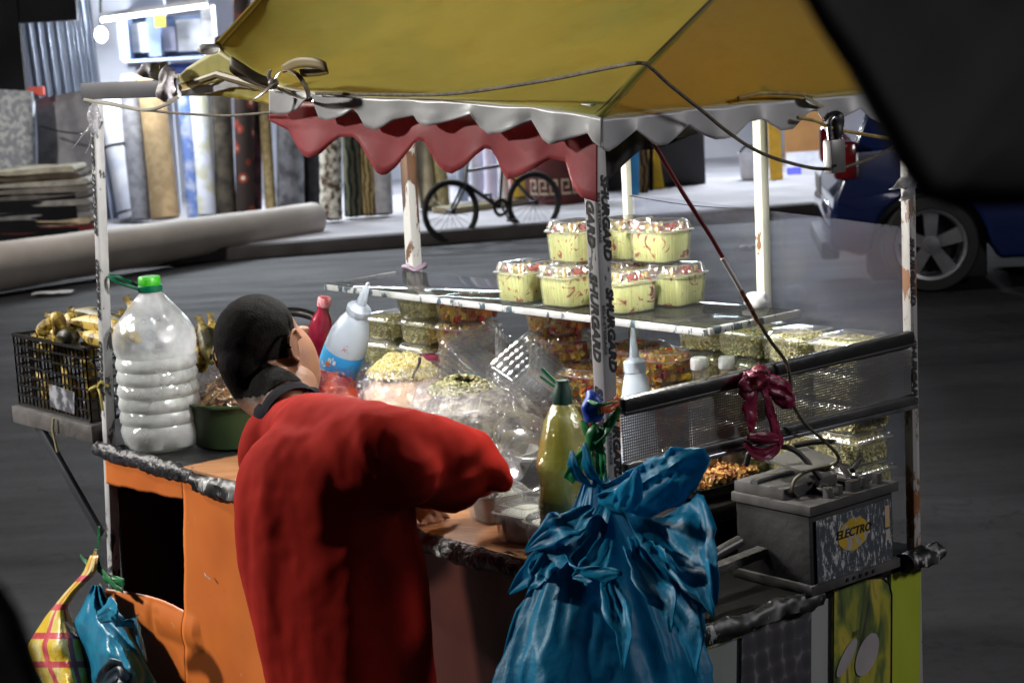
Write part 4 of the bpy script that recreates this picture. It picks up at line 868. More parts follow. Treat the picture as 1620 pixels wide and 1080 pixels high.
M_corn = [PM('kernel_pale', (.80, .76, .42), .5, c2=(.70, .64, .32), scale=60), PM('kernel_gold', (.66, .56, .2), .5), PM('kernel_green', (.55, .56, .28), .5)]
M_fruit = [PM('chunk_gold', (.72, .42, .04), .4, c2=(.6, .3, .02), scale=60), PM('chunk_orange', (.7, .22, .02), .4), PM('chunk_red', (.5, .03, .015), .4), PM('chunk_yellow', (.75, .52, .08), .4)]
rnd = random.Random(5)
def rbox(m, c, s, mi, r=rnd):
    q = Euler((r.uniform(0, 3), r.uniform(0, 3), r.uniform(0, 3))).to_matrix()
    m.box(c, (s*r.uniform(.8, 1.2), s*r.uniform(.7, 1.1), s*r.uniform(.6, 1)), q.col[0], q.col[1], q.col[2], mi=mi, b=0)
def fillbits(m, a, b, h, n, s, nm, surf=True, dome=.0, z0=.003, r=rnd):
    for _ in range(n):
        th = r.uniform(0, 6.283); x, y = sq(th, a, b)
        if r.random() < (.62 if surf else .3): k = 1; z = z0 + r.uniform(0, h)
        else: k = math.sqrt(r.random()); z = z0 + h + dome*(1-k*k) + r.uniform(-.003, .003)
        rbox(m, Vector((x*k*.97, y*k*.97, z)), s, r.randrange(nm), r)
def clam(kind, idx=0):
    """hinged clear container with its filling; origin at base centre"""
    r = random.Random(idx*13+len(kind))
    t = thing('food_container', 'x', 'container', (0, 0, 0))
    if kind == 'cream': a, h, lh = .053, .066, .026
    elif kind == 'white': a, h, lh = .050, .055, .018
    else: a, h, lh = .062, .046, .018
    m = MB(); rd = .0017 if kind != 'corn' else .0008; nr = 56
    sqloft(m, [(a*.90, a*.90, 0, 0), (a*.93, a*.93, .003, rd), (a*.965, a*.965, h*.5, rd), (a, a, h*.92, rd), (a*1.02, a*1.02, h, 0), (a*1.12, a*1.12, h+.001, 0), (a*1.13, a*1.13, h+.003, 0)], 144, nr)
    for i_ in range(len(m.f)-288, len(m.f)): m.m[i_] = 1
    m.f.append(tuple(range(144))[::-1]); m.m.append(0)
    m.build('tub', [M_clam, M_rimc], t)
    m = MB(); sqloft(m, [(a*1.13, a*1.13, h+.004, 0), (a*1.03, a*1.03, h+.005, 0), (a*1.0, a*1.0, h+.009, rd*1.6), (a*.95, a*.95, h+lh*.7, rd*1.8), (a*.88, a*.88, h+lh*.95, rd), (a*.8, a*.8, h+lh, 0)], 144, nr)
    n = len(m.v)
    for i_ in range(144): m.m[i_] = 1
    for i_ in range(len(m.f)-144, len(m.f)): m.m[i_] = 1
    m.f.append(tuple(range(n-144, n))); m.m.append(0); m.build('lid', [M_clam, M_rimc], t)
    if kind == 'cream':
        m = MB(); sqloft(m, [(a*.88, a*.88, .003, 0), (a*.91, a*.91, .006, .0008), (a*.975, a*.975, h*.93, .0008), (a*.93, a*.93, h*.99, 0), (a*.6, a*.6, h*1.02, 0)], 72, 28, cap=True); m.build('filling', M_cream, t)
        m = MB(); 
        for _ in range(34):
            th = r.uniform(0, 6.283); k = math.sqrt(r.random())*.85; x, y = sq(th, a*k, a*k); rbox(m, Vector((x, y, h + r.uniform(.002, .014))), .0045, r.choice([0, 0, 1, 2, 2, 3]), r)
        m.build('topping', M_bits, t, smooth=False)
    elif kind == 'corn':
        m = MB(); sqloft(m, [(a*.82, a*.82, .003, 0), (a*.92, a*.92, h*.9, 0), (a*.6, a*.6, h+.008, 0)], 32, 0, cap=True, mi=idx % 3)
        fillbits(m, a*.93, a*.93, h*.9, 1000, .0026, 3, dome=.012, r=r); m.build('filling', M_corn, t, smooth=False)
    elif kind == 'fruit':
        m = MB(); sqloft(m, [(a*.78, a*.78, .003, 0), (a*.88, a*.88, h*.8, 0), (a*.6, a*.6, h, 0)], 24, 0, cap=True, mi=idx % 2)
        fillbits(m, a*.86, a*.86, h*.95, 130, .0078, 4, dome=.010, r=r); m.build('filling', M_fruit, t, smooth=False)
    elif kind == 'white':
        m = MB(); sqloft(m, [(a*.82, a*.82, .003, 0), (a*.95, a*.95, h*.9, 0), (a*.9, a*.9, h*1.04, 0), (a*.5, a*.5, h*1.1, 0)], 48, 0, cap=True, e=3.5); m.build('filling', PM('white_cream', (.72, .72, .69), .45, c2=(.6, .58, .5), scale=30), t)
    return t
def place(t, u, v, z, rot, label, group, tilt=None):
    t.location = C(u, v, z); t.rotation_euler = (tilt[0], tilt[1], CA + rot) if tilt else (0, 0, CA+rot)
    t['label'] = label; t['group'] = group; t.name = 'food_container'
used = {}
def put(kind, var, *a, **k):
    key = (kind, var)
    if key in used: t = dup(used[key])
    else: t = clam(kind, var); used[key] = t
    place(t, *a, **k); return t
G = 'green cream containers on the glass shelf'
rr = random.Random(3)
for (u, v, z, lb) in [(.93, .61, 0, 'green cream container at the left front of the lower layer on the glass shelf'), (.78, .615, 0, 'green cream container in the lower layer directly left of the near post'),
                      (.595, .615, 0, 'green cream container of the lower layer just right of the near post'), (.575, .745, 0, 'green cream container at the right end of the lower layer, with a dark red streak'),
                      (.73, .735, 0, 'green cream container in the rear of the lower layer behind the near post'), (.88, .735, 0, 'green cream container at the rear left of the lower layer on the glass shelf'),
                      (.79, .655, 1, 'green cream container of the upper layer left of the near post'), (.72, .745, 1, 'green cream container in the rear of the upper layer, beside the near post'), (.60, .735, 1, 'green cream container on the top right of the pile, red spattered, nearest the red cable')]:
    put('cream', 0, u + rr.uniform(-.004, .004), v, 1.2055 + z*.0965, rr.uniform(-.12, .12), lb, G)
# corn and fruit stacks: (u, v) columns
def stack(kind, u, v, n, where, grp, nv=2, z0=.8425, opn=False):
    names = ['bottom', 'second', 'third', 'fourth', 'fifth']
    for k in range(n):
        lv = 'top' if k == n-1 else ('lowest' if k == 0 else names[k])
        put(kind, (k+int(u*10)) % nv, u + rr.uniform(-.004, .004), v + rr.uniform(-.004, .004), z0 + k*.0668, rr.uniform(-.08, .08), '%s tub, %s of the stack %s' % ('fruit' if kind == 'fruit' else 'corn', lv, where), grp)
GL = 'corn and fruit containers stacked under the shelf'; GR = 'containers stacked behind the perforated guard'
stack('corn', 1.62, .72, 4, 'farthest left under the shelf', GL)
stack('corn', 1.47, .73, 5, 'second from the left under the shelf', GL)
stack('fruit', 1.32, .74, 5, 'behind the empty clear shells', GL)
stack('fruit', .97, .74, 5, 'under the shelf right of the empty clear shells', GL)
stack('fruit', .835, .72, 3, 'under the shelf directly left of the near post', GL)
stack('fruit', .70, .74, 4, 'beside the white squeeze bottle', GR)
stack('fruit', .565, .70, 4, 'left of the two white capped bottles', GR)
stack('corn', .49, .83-.05, 5, 'behind the two white capped bottles', GR)
stack('corn', .36, .77, 5, 'below the lower end of the red cable', GR)
stack('corn', .228, .775, 5, 'second from the right post', GR)
stack('corn', .095, .775, 5, 'against the right post', GR)
G2 = 'white filled tubs on the orange board'
for (u, v, rot, lb) in [(.335, .085, .1, 'white filled tub at the front of the orange board next to the yellow bottle'), (.225, .07, -.1, 'white filled tub half hidden by the yellow bottle'), (.345, .205, .15, 'white filled tub behind the front tub on the orange board'), (.51, .15, -.2, 'white filled tub farthest left, below the boy’s red sleeve')]:
    put('white', 0, u, v, .8445, rot, lb, G2)
# empty clear shells nested in two tilted stacks
def shell():
    a, h = .074, .062; m = MB(); sqloft(m, [(a*.84, a*.84, 0, 0), (a*.88, a*.88, .003, .0004), (a*.9, a*.9, .006, .0010), (a*.97, a*.97, h*.95, .0010), (a*1.0, a*1.0, h, 0), (a*1.12, a*1.12, h+.001, 0), (a*1.13, a*1.13, h-.003, .0006)], 144, 28)
    m.f.append(tuple(range(112))[::-1]); m.m.append(0)
    o = m.build('empty_shell', M_clam2); o['_o'] = (0, 0, 0); return tag(o, 'x', 'empty container')
s0 = shell(); s0.location = (0, 0, 0); first = True
for (u, v, z, dirv, n, rz, lb) in [(1.13, .66, .985, Vector((-.35, -.55, .45)), 5, .3, 'empty clear shell nested in the upright leaning stack below the shelf'), (.90, .64, .97, Vector((-.62, -.25, .55)), 5, .9, 'empty clear shell in the stack tipped on its side behind the herb bowl')]:
    q = dirv.normalized().to_track_quat('Z', 'X'); c = C(u, v, z)
    for k in range(n):
        o = s0 if first else dup(s0); first = False; o.location = c + dirv.normalized()*.017*k; e = q.to_euler(); o.rotation_mode = 'QUATERNION'; o.rotation_quaternion = q @ Euler((0, 0, rz)).to_quaternion()
        o['label'] = lb; o['group'] = 'nested shells of the upright stack' if u > 1.1 else 'nested shells of the tipped stack'
# ---- jug
M_cap = PM('green_cap', (.05, .45, .02), .4); M_capd = PM('dark_green_ring', (.0, .12, .06), .35)
jc = C(1.775, .095, .835); t = thing('water_jug', 'large ribbed clear jug of white liquid with green cap and carry ring', 'jug', jc)
jp = [(.005, .002), (.07, 0), (.092, .012), (.098, .03)]
for k in range(6): z = .035 + k*.034; jp += [(.1015, z+.006), (.1025, z+.018), (.0985, z+.030), (.0965, z+.034)]
jp += [(.102, .25), (.104, .275), (.101, .30), (.088, .325), (.066, .352), (.045, .376), (.030, .392), (.025, .398), (.025, .41)]
def jf(th, i, r, z): return r*(1 + (.025*math.cos(th*8) if z < .03 and r > .05 else 0) + .004*math.sin(th*5+z*30))
m = MB(); m.lathe(jp, jc, 64, jf, cap=False); m.build('jug_wall', CLEAR('jug_plastic', (.93, .96, .99), .10, .7, .08, milk=.40, mc=(.88, .91, .94), bump=.5, bscale=18, wear=9), t)
m = MB(); m.lathe([(r*.965, z+.002) for r, z in jp if z < .235] + [(.095, .238), (.004, .240)], jc, 48, jf); m.build('liquid', PM('white_liquid', (.90, .90, .85), .35, c2=(.84, .84, .78), scale=3, trans=.45), t)
m = MB(); m.lathe([(.030, .398), (.031, .4), (.031, .413), (.029, .415)], jc, 32); m.build('neck_ring', M_capd, t)
m = MB(); m.lathe([(.027, .414), (.0275, .416), (.0275, .434), (.025, .437), (.004, .437)], jc, 48, lambda th, i, r, z: r*(1+.02*math.cos(th*24)*(i < 3))); m.build('cap', M_cap, t)
m = MB(); h0 = jc + ZD*.408; m.tube(crv([h0 + Vector((-.028, -.012, 0)), h0 + Vector((-.075, -.02, .020)), h0 + Vector((-.098, .0, .034)), h0 + Vector((-.075, .02, .026)), h0 + Vector((-.028, .012, .002))]), .0042, 8); m.build('carry_ring', M_capd, t)
# ---- green basin with a bag of chips
gc = C(1.67, .265, .835)
t = thing('green_basin', 'dark green plastic basin behind the ribbed jug', 'basin', gc)
m = MB(); m.lathe([(.005, .001), (.115, 0), (.12, .004), (.135, .108), (.143, .110), (.143, .116), (.131, .116), (.117, .01), (.005, .008)], gc, 48); m.build('bowl', PM('basin_green', (.035, .065, .025), .45, c2=(.025, .05, .018), scale=5), t)
t = thing('chips_bag', 'clear film bag heaped with tan chips in the green basin', 'bag of chips', gc+ZD*.06)
M_chip = [PM('chip_tan', (.55, .36, .14), .6, c2=(.42, .25, .08), scale=40), PM('chip_cream', (.66, .52, .28), .6, c2=(.5, .36, .15), scale=40), PM('chip_brown', (.38, .2, .06), .6)]
m = MB(); rc = random.Random(9)
for _ in range(330):
    th = rc.uniform(0, 6.283); k = math.sqrt(rc.random()); q = Vector((math.cos(th)*k*.108, math.sin(th)*k*.108, .085 + .085*(1-k*k)+rc.uniform(-.012, .008)))
    e = Euler((rc.uniform(-.9, .9), rc.uniform(-.9, .9), rc.uniform(0, 6))).to_matrix(); sz = rc.uniform(.012, .02); mi = rc.randrange(3)
    m.grid(3, 3, lambda s, t_: gc + q + e @ Vector(((s-.5)*sz*1.8, (t_-.5)*sz*1.3, -.006*((2*s-1)**2)+.003*(2*t_-1)**2)), mi)
m.v and m.build('chips', M_chip, t, solid=.0015, smooth=False)
m = MB(); m.lathe([(.125, .09), (.128, .12), (.115, .155), (.08, .185), (.04, .2), (.02, .215), (.03, .235)], gc, 64, lambda th, i, r, z: r*(1+.05*noise.noise(Vector((math.cos(th)*4, math.sin(th)*4, z*30)))), cap=False); m.build('film', CLEAR('chips_film', (.96, .93, .93), .08, .5, .12, milk=.10, mc=(.6, .45, .45), bump=.6, bscale=50), t)
# ---- plantains
def pl_mat():
    m, t, b = newmat('plantain_skin'); L = t.links.new; tc = N(t, 'ShaderNodeTexCoord'); mp = N(t, 'ShaderNodeMapping'); mp.inputs['Scale'].default_value = (1, 1, 1); L(tc.outputs['Object'], mp.inputs[0])
    n1 = N(t, 'ShaderNodeTexNoise', Scale=26, Detail=6, Distortion=1.5); L(mp.outputs[0], n1.inputs['Vector'])
    r = ramp(t, [(.36, (.025, .015, .006)), (.45, (.22, .13, .02)), (.52, (.52, .36, .06)), (.7, (.62, .46, .11))]); L(n1.outputs['Fac'], r.inputs[0]); L(r.outputs[0], b.inputs['Base Color']); b.inputs['Roughness'].default_value = .5; return m
M_pl = pl_mat(); M_pld = PM('plantain_dark', (.16, .13, .03), .5, c2=(.02, .018, .008), scale=22, lo=.45, hi=.6)
GP = 'plantains in and around the black crate'
def plantain(px, vs, r, label, mat=None, stem=True):
    pts = crv([cp(x, y, v=v) for (x, y), v in zip(px, vs)], 6); n = len(pts); r = r*1.22; rr_ = [r*min(1, .28 + 2.6*min(i/(n-1), .35) if i/(n-1) < .35 else min(1, .35+2.4*(1-i/(n-1)))) for i in range(n)]
    b = pts[0]; t = thing('plantain', label, 'plantain', b, GP)
    m = MB(); m.tube(pts, rr_, 7); m.build('skin', mat or M_pl, t, sub=1)
    m = MB(); d = (pts[0]-pts[1]).normalized(); m.tube([pts[0]-d*.004, pts[0]+d*.012, pts[0]+d*.02+ZD*.003], [r*.34, r*.3, r*.42], 6); m.build('stem', PM('plantain_stem', (.45, .34, .1), .6, c2=(.12, .08, .02), scale=30), t)
plantain([(112, 508), (150, 512), (190, 522), (222, 540)], [.05, .06, .07, .08], .022, 'long brown streaked plantain lying from the crate rim behind the taped far post')
plantain([(118, 492), (152, 500), (196, 516), (225, 530)], [.13, .14, .14, .14], .022, 'upper long plantain lying behind the taped far post', M_pld)
plantain([(78, 530), (66, 522), (80, 512), (100, 515)], [.03, .02, .04, .06], .016, 'pale curved plantain with open husk at the left rim of the crate')
plantain([(80, 500), (92, 505), (94, 530), (84, 560)], [.0, .0, .01, .02], .018, 'yellow plantain hanging over the left rim of the crate')
plantain([(104, 502), (112, 506), (116, 528), (106, 560)], [.07, .06, .05, .05], .018, 'yellow plantain standing with its broken stem up at the crate middle')
plantain([(122, 545), (108, 530), (92, 545), (88, 590)], [.02, .01, .03, .05], .022, 'blackish green plantain at the front of the crate', M_pld)
plantain([(206, 480), (214, 492), (206, 512), (190, 532)], [.2, .2, .2, .2], .024, 'stubby yellow plantain standing up behind the ribbed jug')
plantain([(190, 500), (184, 510), (188, 524), (202, 535)], [.18, .18, .17, .17], .022, 'short yellow plantain leaning beside the stubby one behind the jug')
plantain([(318, 512), (326, 530), (332, 552), (336, 575)], [.40, .40, .38, .36], .024, 'dark streaked plantain between the jug and the boy’s head', M_pld)
plantain([(334, 508), (338, 530), (344, 552), (352, 575)], [.44, .43, .42, .40], .022, 'striped yellow plantain closest to the back of the boy’s head')
plantain([(310, 530), (314, 550), (318, 570), (322, 590)], [.42, .40, .38, .38], .022, 'green yellow plantain standing low right of the jug shoulder')
plantain([(52, 535), (70, 528), (92, 530), (112, 540)], [.10, .11, .12, .12], .02, 'mottled plantain lying across the left back of the crate')
plantain([(130, 528), (150, 535), (172, 540), (196, 548)], [.03, .03, .04, .05], .02, 'yellow striped plantain resting against the taped far post')
plantain([(62, 560), (72, 548), (84, 552), (100, 572)], [.04, .04, .05, .05], .02, 'bent yellow plantain inside the left end of the crate')
plantain([(118, 570), (126, 555), (140, 552), (150, 565)], [.04, .05, .05, .05], .019, 'curled yellow plantain inside the right end of the crate')
for k, (a, b) in enumerate([((60, 590), (84, 640)), ((100, 580), (120, 650)), ((130, 560), (148, 640)), ((70, 620), (110, 655))]):
    plantain([a, (lerp(a[0], b[0], .4)+5, lerp(a[1], b[1], .4)), (lerp(a[0], b[0], .75)+3, lerp(a[1], b[1], .75)), b], [.08+.03*k]*4, .02, ['yellow plantain low in the crate at its left end', 'yellow plantain low in the middle of the crate behind the printed card', 'yellow plantain low at the right end of the crate', 'plantain lying on the crate floor'][k])
# crate
cu0, cu1, cv0, cv1, cz0, cz1 = 1.965, 2.375, .0, .30, .895, 1.085
t = thing('plastic_crate', 'black lattice plastic crate on the side rack left of the taped far post', 'crate', C((cu0+cu1)/2, .15, cz0))
def lattice(P, L, H, nl, nh, name):
    m = MB()
    for i in range(nl+1): a = i/nl; m.bar(P(a*L, 0), P(a*L, H), .004, .004)
    for j in range(nh+1): b = j/nh; m.bar(P(0, b*H), P(L, b*H), .0045 if j not in (0, nh) else .011, .005 if j not in (0, nh) else .008)
    m.build(name, M_black, t)
H = cz1-cz0
lattice(lambda a, b: C(cu1-a, cv0, cz0+b), cu1-cu0, H, 19, 7, 'crate_side'); lattice(lambda a, b: C(cu1-a, cv1, cz0+b), cu1-cu0, H, 19, 7, 'crate_side')
lattice(lambda a, b: C(cu1, cv0+a, cz0+b), cv1-cv0, H, 13, 7, 'crate_end'); lattice(lambda a, b: C(cu0, cv0+a, cz0+b), cv1-cv0, H, 13, 7, 'crate_end')
m = MB(); m.box(C((cu0+cu1)/2, .15, cz0+.002), (.2, .15, .003), UD, VD); m.build('crate_floor', M_black, t)
m = MB(); m.add([cp(78, 607, v=-.006), cp(118, 620, v=-.006), cp(118, 655, v=-.006), cp(80, 643, v=-.006)], [(0, 3, 2, 1)]); m.build('crate_card', PM('worn_card', (.32, .33, .37), .6, c2=(.05, .05, .06), scale=30, lo=.45, hi=.62), t, solid=.002, smooth=False)
# cord tied on the far post
m = MB(); b = cp(160, 612, v=.017); M_cord = PM('cord_yellow', (.5, .42, .1), .8, c2=(.35, .28, .06), scale=50)
m.tube([b + (UD*math.cos(a)+VD*math.sin(a))*.028 + ZD*.006*math.sin(a*2) for a in [6.283*k/24 for k in range(50)]], .005, 6)
m.tube(crv([b-UD*.025-VD*.02, b-UD*.05-VD*.03-ZD*.01, b-UD*.055-VD*.03-ZD*.05]), .004, 6); m.tube(crv([b-UD*.02-VD*.02, b-UD*.04-VD*.02+ZD*.02, b-UD*.06-VD*.01+ZD*.01]), .004, 6)
tag(m.build('cord', M_cord), 'yellow cord knotted round the taped far post beside the crate', 'cord')
# black arched basket behind the boy's head
t = thing('black_basket', 'black plastic basket with an arched handle behind the boy’s head', 'basket', C(1.95, .62, .84))
b0 = C(1.93, .60, .84); m = MB(); m.lathe([(.005, 0), (.10, 0), (.115, .005), (.13, .13), (.135, .13), (.135, .14), (.125, .14), (.11, .01), (.005, .008)], b0, 40); m.build('tub', M_black, t)
m = MB(); a = lambda k: b0 + ZD*.135 + Vector((math.cos(k)*.13, 0, math.sin(k)*.125)); m.tube([a(math.pi*k/20) for k in range(21)], .013, 8, flat=.5); m.bar(b0+ZD*.13, b0+ZD*.255, .03, .008); m.build('handle', M_black, t)
# ---- squeeze bottles
def bottle(name, base, axis, H, prof, mat, label, cat, extra):
    t = thing(name, label, cat, base); q = axis.normalized().to_track_quat('Z', 'X').to_matrix()
    m = MB(); m.lathe(prof, base, 40, ax=q); m.build('bottle_body', mat, t); extra(t, q, base); return t
M_sq = PM('squeeze_white', (.60, .68, .78), .3, c2=(.54, .62, .72), scale=5, trans=.25)
sp = [(.004, 0), (.046, 0), (.052, .006), (.053, .03), (.053, .14), (.050, .17), (.040, .205), (.030, .225), (.027, .235)]
sc_ = .93
def ex1(t, q, b):
    m = MB(); m.lathe([(.029, .232), (.031, .236), (.031, .25), (.026, .255), (.014, .262), (.010, .29), (.005, .322), (.003, .325)], b, 32, ax=q, fn=lambda th, i, r, z: r*(1+.03*math.cos(th*20)*(i < 3))); m.build('nozzle', M_sq, t)
    m = MB(); m.lathe([(.0537, .055), (.0540, .056), (.0540, .125), (.0537, .126)], b, 48, ax=q, cap=False); lb_ = m.build('label_band', PM('label_blue', (.02, .22, .62), .4, c2=(.05, .4, .75), scale=5), t)
    # writing and an orange roundel on the side that faces the viewer
    cd = (CAMP - b); cd = q.inverted() @ cd; a0 = math.atan2(cd.y, cd.x)
    def wrapf(x, z, r=.0544): a = a0 + x/r; return b + q @ Vector((r*math.cos(a), r*math.sin(a), z))
    m = MB(); m.add([wrapf(.014*math.cos(k)+.008, .078+.011*math.sin(k)) for k in [6.283*j/20 for j in range(20)]], [tuple(range(20))]); m.build('label_roundel', PM('roundel_orange', (.75, .3, .06), .5, c2=(.8, .7, .5), scale=60, lo=.45, hi=.5), lb_, smooth=False)
    m = MB(); m.text("n's", .022, Matrix(), offset=.0008); v = [wrapf(p.x-.022, .107+p.y, .0546) for p in m.v]; m.v = v; m.build('label_text', PM('label_white', (.8, .8, .82), .5), lb_, smooth=False)
    m = MB(); m.add([wrapf(-.03+.008*math.cos(k), .095+.008*math.sin(k), .0545) for k in [6.283*j/16 for j in range(16)]], [tuple(range(16))]); m.build('label_roundel', PM('roundel_red', (.7, .2, .05), .5), lb_, smooth=False)
    m = MB(); rs = random.Random(4)
    for _ in range(16): x, z = rs.gauss(.0, .006), .15 + rs.gauss(0, .006); m.add([wrapf(x+.0018*math.cos(k), z+.0014*math.sin(k), .0525) for k in [6.283*j/8 for j in range(8)]], [tuple(range(8))])
    m.build('sauce_specks', PM('speck_pink', (.6, .12, .2), .5), t, smooth=False)
tip = cp(583, 447, v=.50); bs = cp(519, 628, v=.47)
ax_ = (tip - bs); L_ = ax_.length; bs = tip - ax_.normalized()*.325
bottle('squeeze_bottle', bs, ax_, .32, sp, M_sq, 'white squeeze bottle with blue label leaning beside the boy’s face', 'squeeze bottle', ex1)
def ex2(t, q, b):
    m = MB(); m.lathe([(.023, .238), (.025, .24), (.025, .262), (.018, .268), (.011, .272), (.008, .30), (.004, .335), (.002, .338)], b, 32, ax=q); m.build('nozzle', M_sq, t)
b2 = C(.555, .60, .835)
bottle('squeeze_bottle', b2, ZD + UD*.02, .33, [(.004, 0), (.038, 0), (.042, .006), (.042, .06), (.038, .14), (.033, .19), (.026, .225), (.022, .24)], M_sq, 'plain white squeeze bottle standing just right of the near post', 'squeeze bottle', ex2)
# red bottle
rt = cp(514, 470, v=.62); rb = cp(492, 620, v=.60); ax_ = rt - rb; rb = rt - ax_.normalized()*.24
def ex3(t, q, b):
    m = MB(); m.lathe([(.0155, .214), (.018, .215), (.0185, .236), (.016, .24), (.003, .24)], b, 28, ax=q); m.build('cap', PM('cap_pinkwhite', (.7, .3, .33), .5, c2=(.5, .05, .07), scale=60, lo=.45, hi=.5), t)
bottle('sauce_bottle', rb, ax_, .24, [(.003, 0), (.026, 0), (.03, .006), (.03, .05), (.021, .075), (.021, .09), (.032, .125), (.033, .15), (.026, .18), (.016, .2), (.0145, .216)], PM('red_sauce', (.32, .02, .05), .15, c2=(.2, .01, .03), scale=18, coat=.6), 'small wasp waisted bottle of dark red sauce behind the boy’s face', 'sauce bottle', ex3)
# two small bottles with white caps
for i, (u, v, dz, lb) in enumerate([(.395, .635, .026, 'small clear bottle with white cap, left one of the two behind the guard'), (.375, .70, .020, 'small clear bottle with white cap, right one of the two beside the magenta bag')]):
    b = C(u, v, .8425)
    def ex4(t, q, b_, dz=dz):
        m = MB(); m.lathe([(.0175, .222+dz), (.019, .224+dz), (.019, .244+dz), (.0165, .248+dz), (.003, .248+dz)], b_, 32, ax=q, fn=lambda th, i_, r, z: r*(1+.02*math.cos(th*24)*(i_ in (1, 2)))); m.build('cap', PM('cap_white', (.78, .78, .8), .4), t)
        m = MB(); m.lathe([(.003, .004), (.026, .004), (.028, .01), (.028, .12), (.004, .121)], b_, 24, ax=q); m.build('contents', PM('thin_sauce', (.35, .3, .25), .3), t)
    bottle('sauce_bottle', b, ZD, .25, [(.003, 0), (.027, 0), (.03, .005), (.03, .15), (.027, .18), (.018, .205), (.0155, .222+dz)], M_clam2, lb, 'sauce bottle', ex4)
# ---- film wrapped bowls
M_wrapc = CLEAR('wrap_film', (.97, .97, .98), .07, .5, .16, milk=.04, mc=(.70, .66, .70), bump=.9, bscale=45, crease=13)
def mound(c, rx, ry, h, n, s, mats, r, name, par, hole=None, spread=1):
    m = MB()
    for _ in range(n):
        th = r.uniform(0, 6.283); k = math.sqrt(r.random()); x = math.cos(th)*k; y = math.sin(th)*k
        z = h*(1-k**2)*(1 + .35*noise.noise(Vector((x*2.5, y*2.5, n))))
        if hole and (x-hole[0])**2 + (y-hole[1])**2 < hole[2]**2: z -= h*.9
        rbox(m, c + UD*x*rx*spread + VD*y*ry*spread + ZD*(z + r.uniform(-.002, .002)), s, r.randrange(len(mats)), r)
    return m.build(name, mats, par, smooth=False)
def wrapped(c, rx, ry, h, label, under, topmats, holeoff, orx, ory, s, n, mh=.022, hole=None, sd=0):
    t = thing('wrapped_bowl', label, 'bowl', c); rloc = random.Random(sd)
    ax = Matrix((UD, VD, ZD)).transposed()
    # body of the contents
    def bf(th, i, r, z): return r*(1+.04*noise.noise(Vector((math.cos(th)*2, math.sin(th)*2, z*9+sd))))
    m = MB(); m.lathe([(.7, 0), (.92, h*.15), (.97, h*.45), (.88, h*.72), (.62, h*.9), (.3, h*.96), (.01, h*.97)], (0, 0, 0), 48, bf)
    for q in m.v: q.x *= rx*.97; q.y *= ry*.97
    m.v = [c + ax @ q for q in m.v]; m.build('contents', under, t)
    m = MB(); n_r = 90
    def ff(s_, th):
        a = th*6.283; prof_r = interp([(0, .72), (.12, .95), (.4, 1.03), (.62, .96), (.8, .70), (1, .45)], s_); z = interp([(0, 0), (.12, .15), (.4, .48), (.62, .76), (.8, .95), (1, 1.0)], s_)*h*1.04
        x, y = math.cos(a)*prof_r, math.sin(a)*prof_r
        if s_ > .6: k = (s_-.6)/.4; x += holeoff[0]*k; y += holeoff[1]*k
        w_ = noise.noise(Vector((x*2, y*2, z*20+sd))); cr = 1-2*abs(noise.noise(Vector((math.cos(a)*3+sd, math.sin(a)*3, z*60)))); cr2 = 1-2*abs(noise.noise(Vector((math.cos(a)*9+sd, math.sin(a)*9, z*22))))
        f = 1 + .03*w_ + .025*cr + .018*cr2
        return c + ax @ Vector((x*rx*f, y*ry*f, z*(1+.05*w_)+.003*cr))
    m.grid(40, 120, ff, closed=True); m.build('film', M_wrapc, t, ang=75)
    mound(c + ax @ Vector((holeoff[0]*rx, holeoff[1]*ry, h*.93)), orx, ory, mh, n, s, topmats, rloc, 'grain_heap', t, hole)
    return t
M_hum = PM('mash_under_film', (.60, .42, .26), .6, c2=(.45, .27, .18), scale=30, bump=.4, bscale=60); M_ker = [PM('kern_a', (.78, .68, .30), .5), PM('kern_b', (.68, .55, .18), .5), PM('kern_c', (.8, .74, .45), .5)]
M_herb = PM('herb_under_film', (.16, .15, .11), .6, c2=(.035, .03, .025), scale=34, lo=.42, hi=.6, bump=.5, bscale=60); M_hk = [PM('herb_a', (.42, .38, .18), .6), PM('herb_b', (.25, .26, .1), .6), PM('herb_c', (.52, .48, .28), .6), PM('herb_d', (.08, .08, .035), .6)]
b1 = C(1.325, .56, .836)
wrapped(b1, .165, .13, .175, 'film wrapped bowl of pale yellow corn with a spoon stuck in it', M_hum, M_ker, (.12, -.12), .105, .08, .0036, 1700, .045, sd=2)
b2_ = C(.955, .47, .836)
wrapped(b2_, .175, .15, .185, 'film wrapped bowl of dark grain and herbs, open at its top, nearest the yellow bottle', M_herb, M_hk, (.28, -.05), .088, .072, .0036, 1400, .030, hole=(-.1, .0, .42), sd=8)
m = MB(); m.ball(b2_ + UD*.05 + ZD*.158, .03, 2, sq=(1, 1, .25)); 
# spoon
s_a = cp(652, 596, v=.50); s_b = cp(660, 568, v=.48); m = MB(); hd_ = crv([s_a - ZD*.01, cp(655, 590, v=.49), cp(663, 575, v=.48), cp(664, 566, v=.48)], 6); m.tube(hd_, [.004 + .006*(i/(len(hd_)-1))**.5 for i in range(len(hd_))], 10, flat=.45)
tag(m.build('spoon', PM('spoon_steel', (.45, .45, .44), .25, .9)), 'steel spoon handle sticking out of the yellow corn bowl', 'spoon')
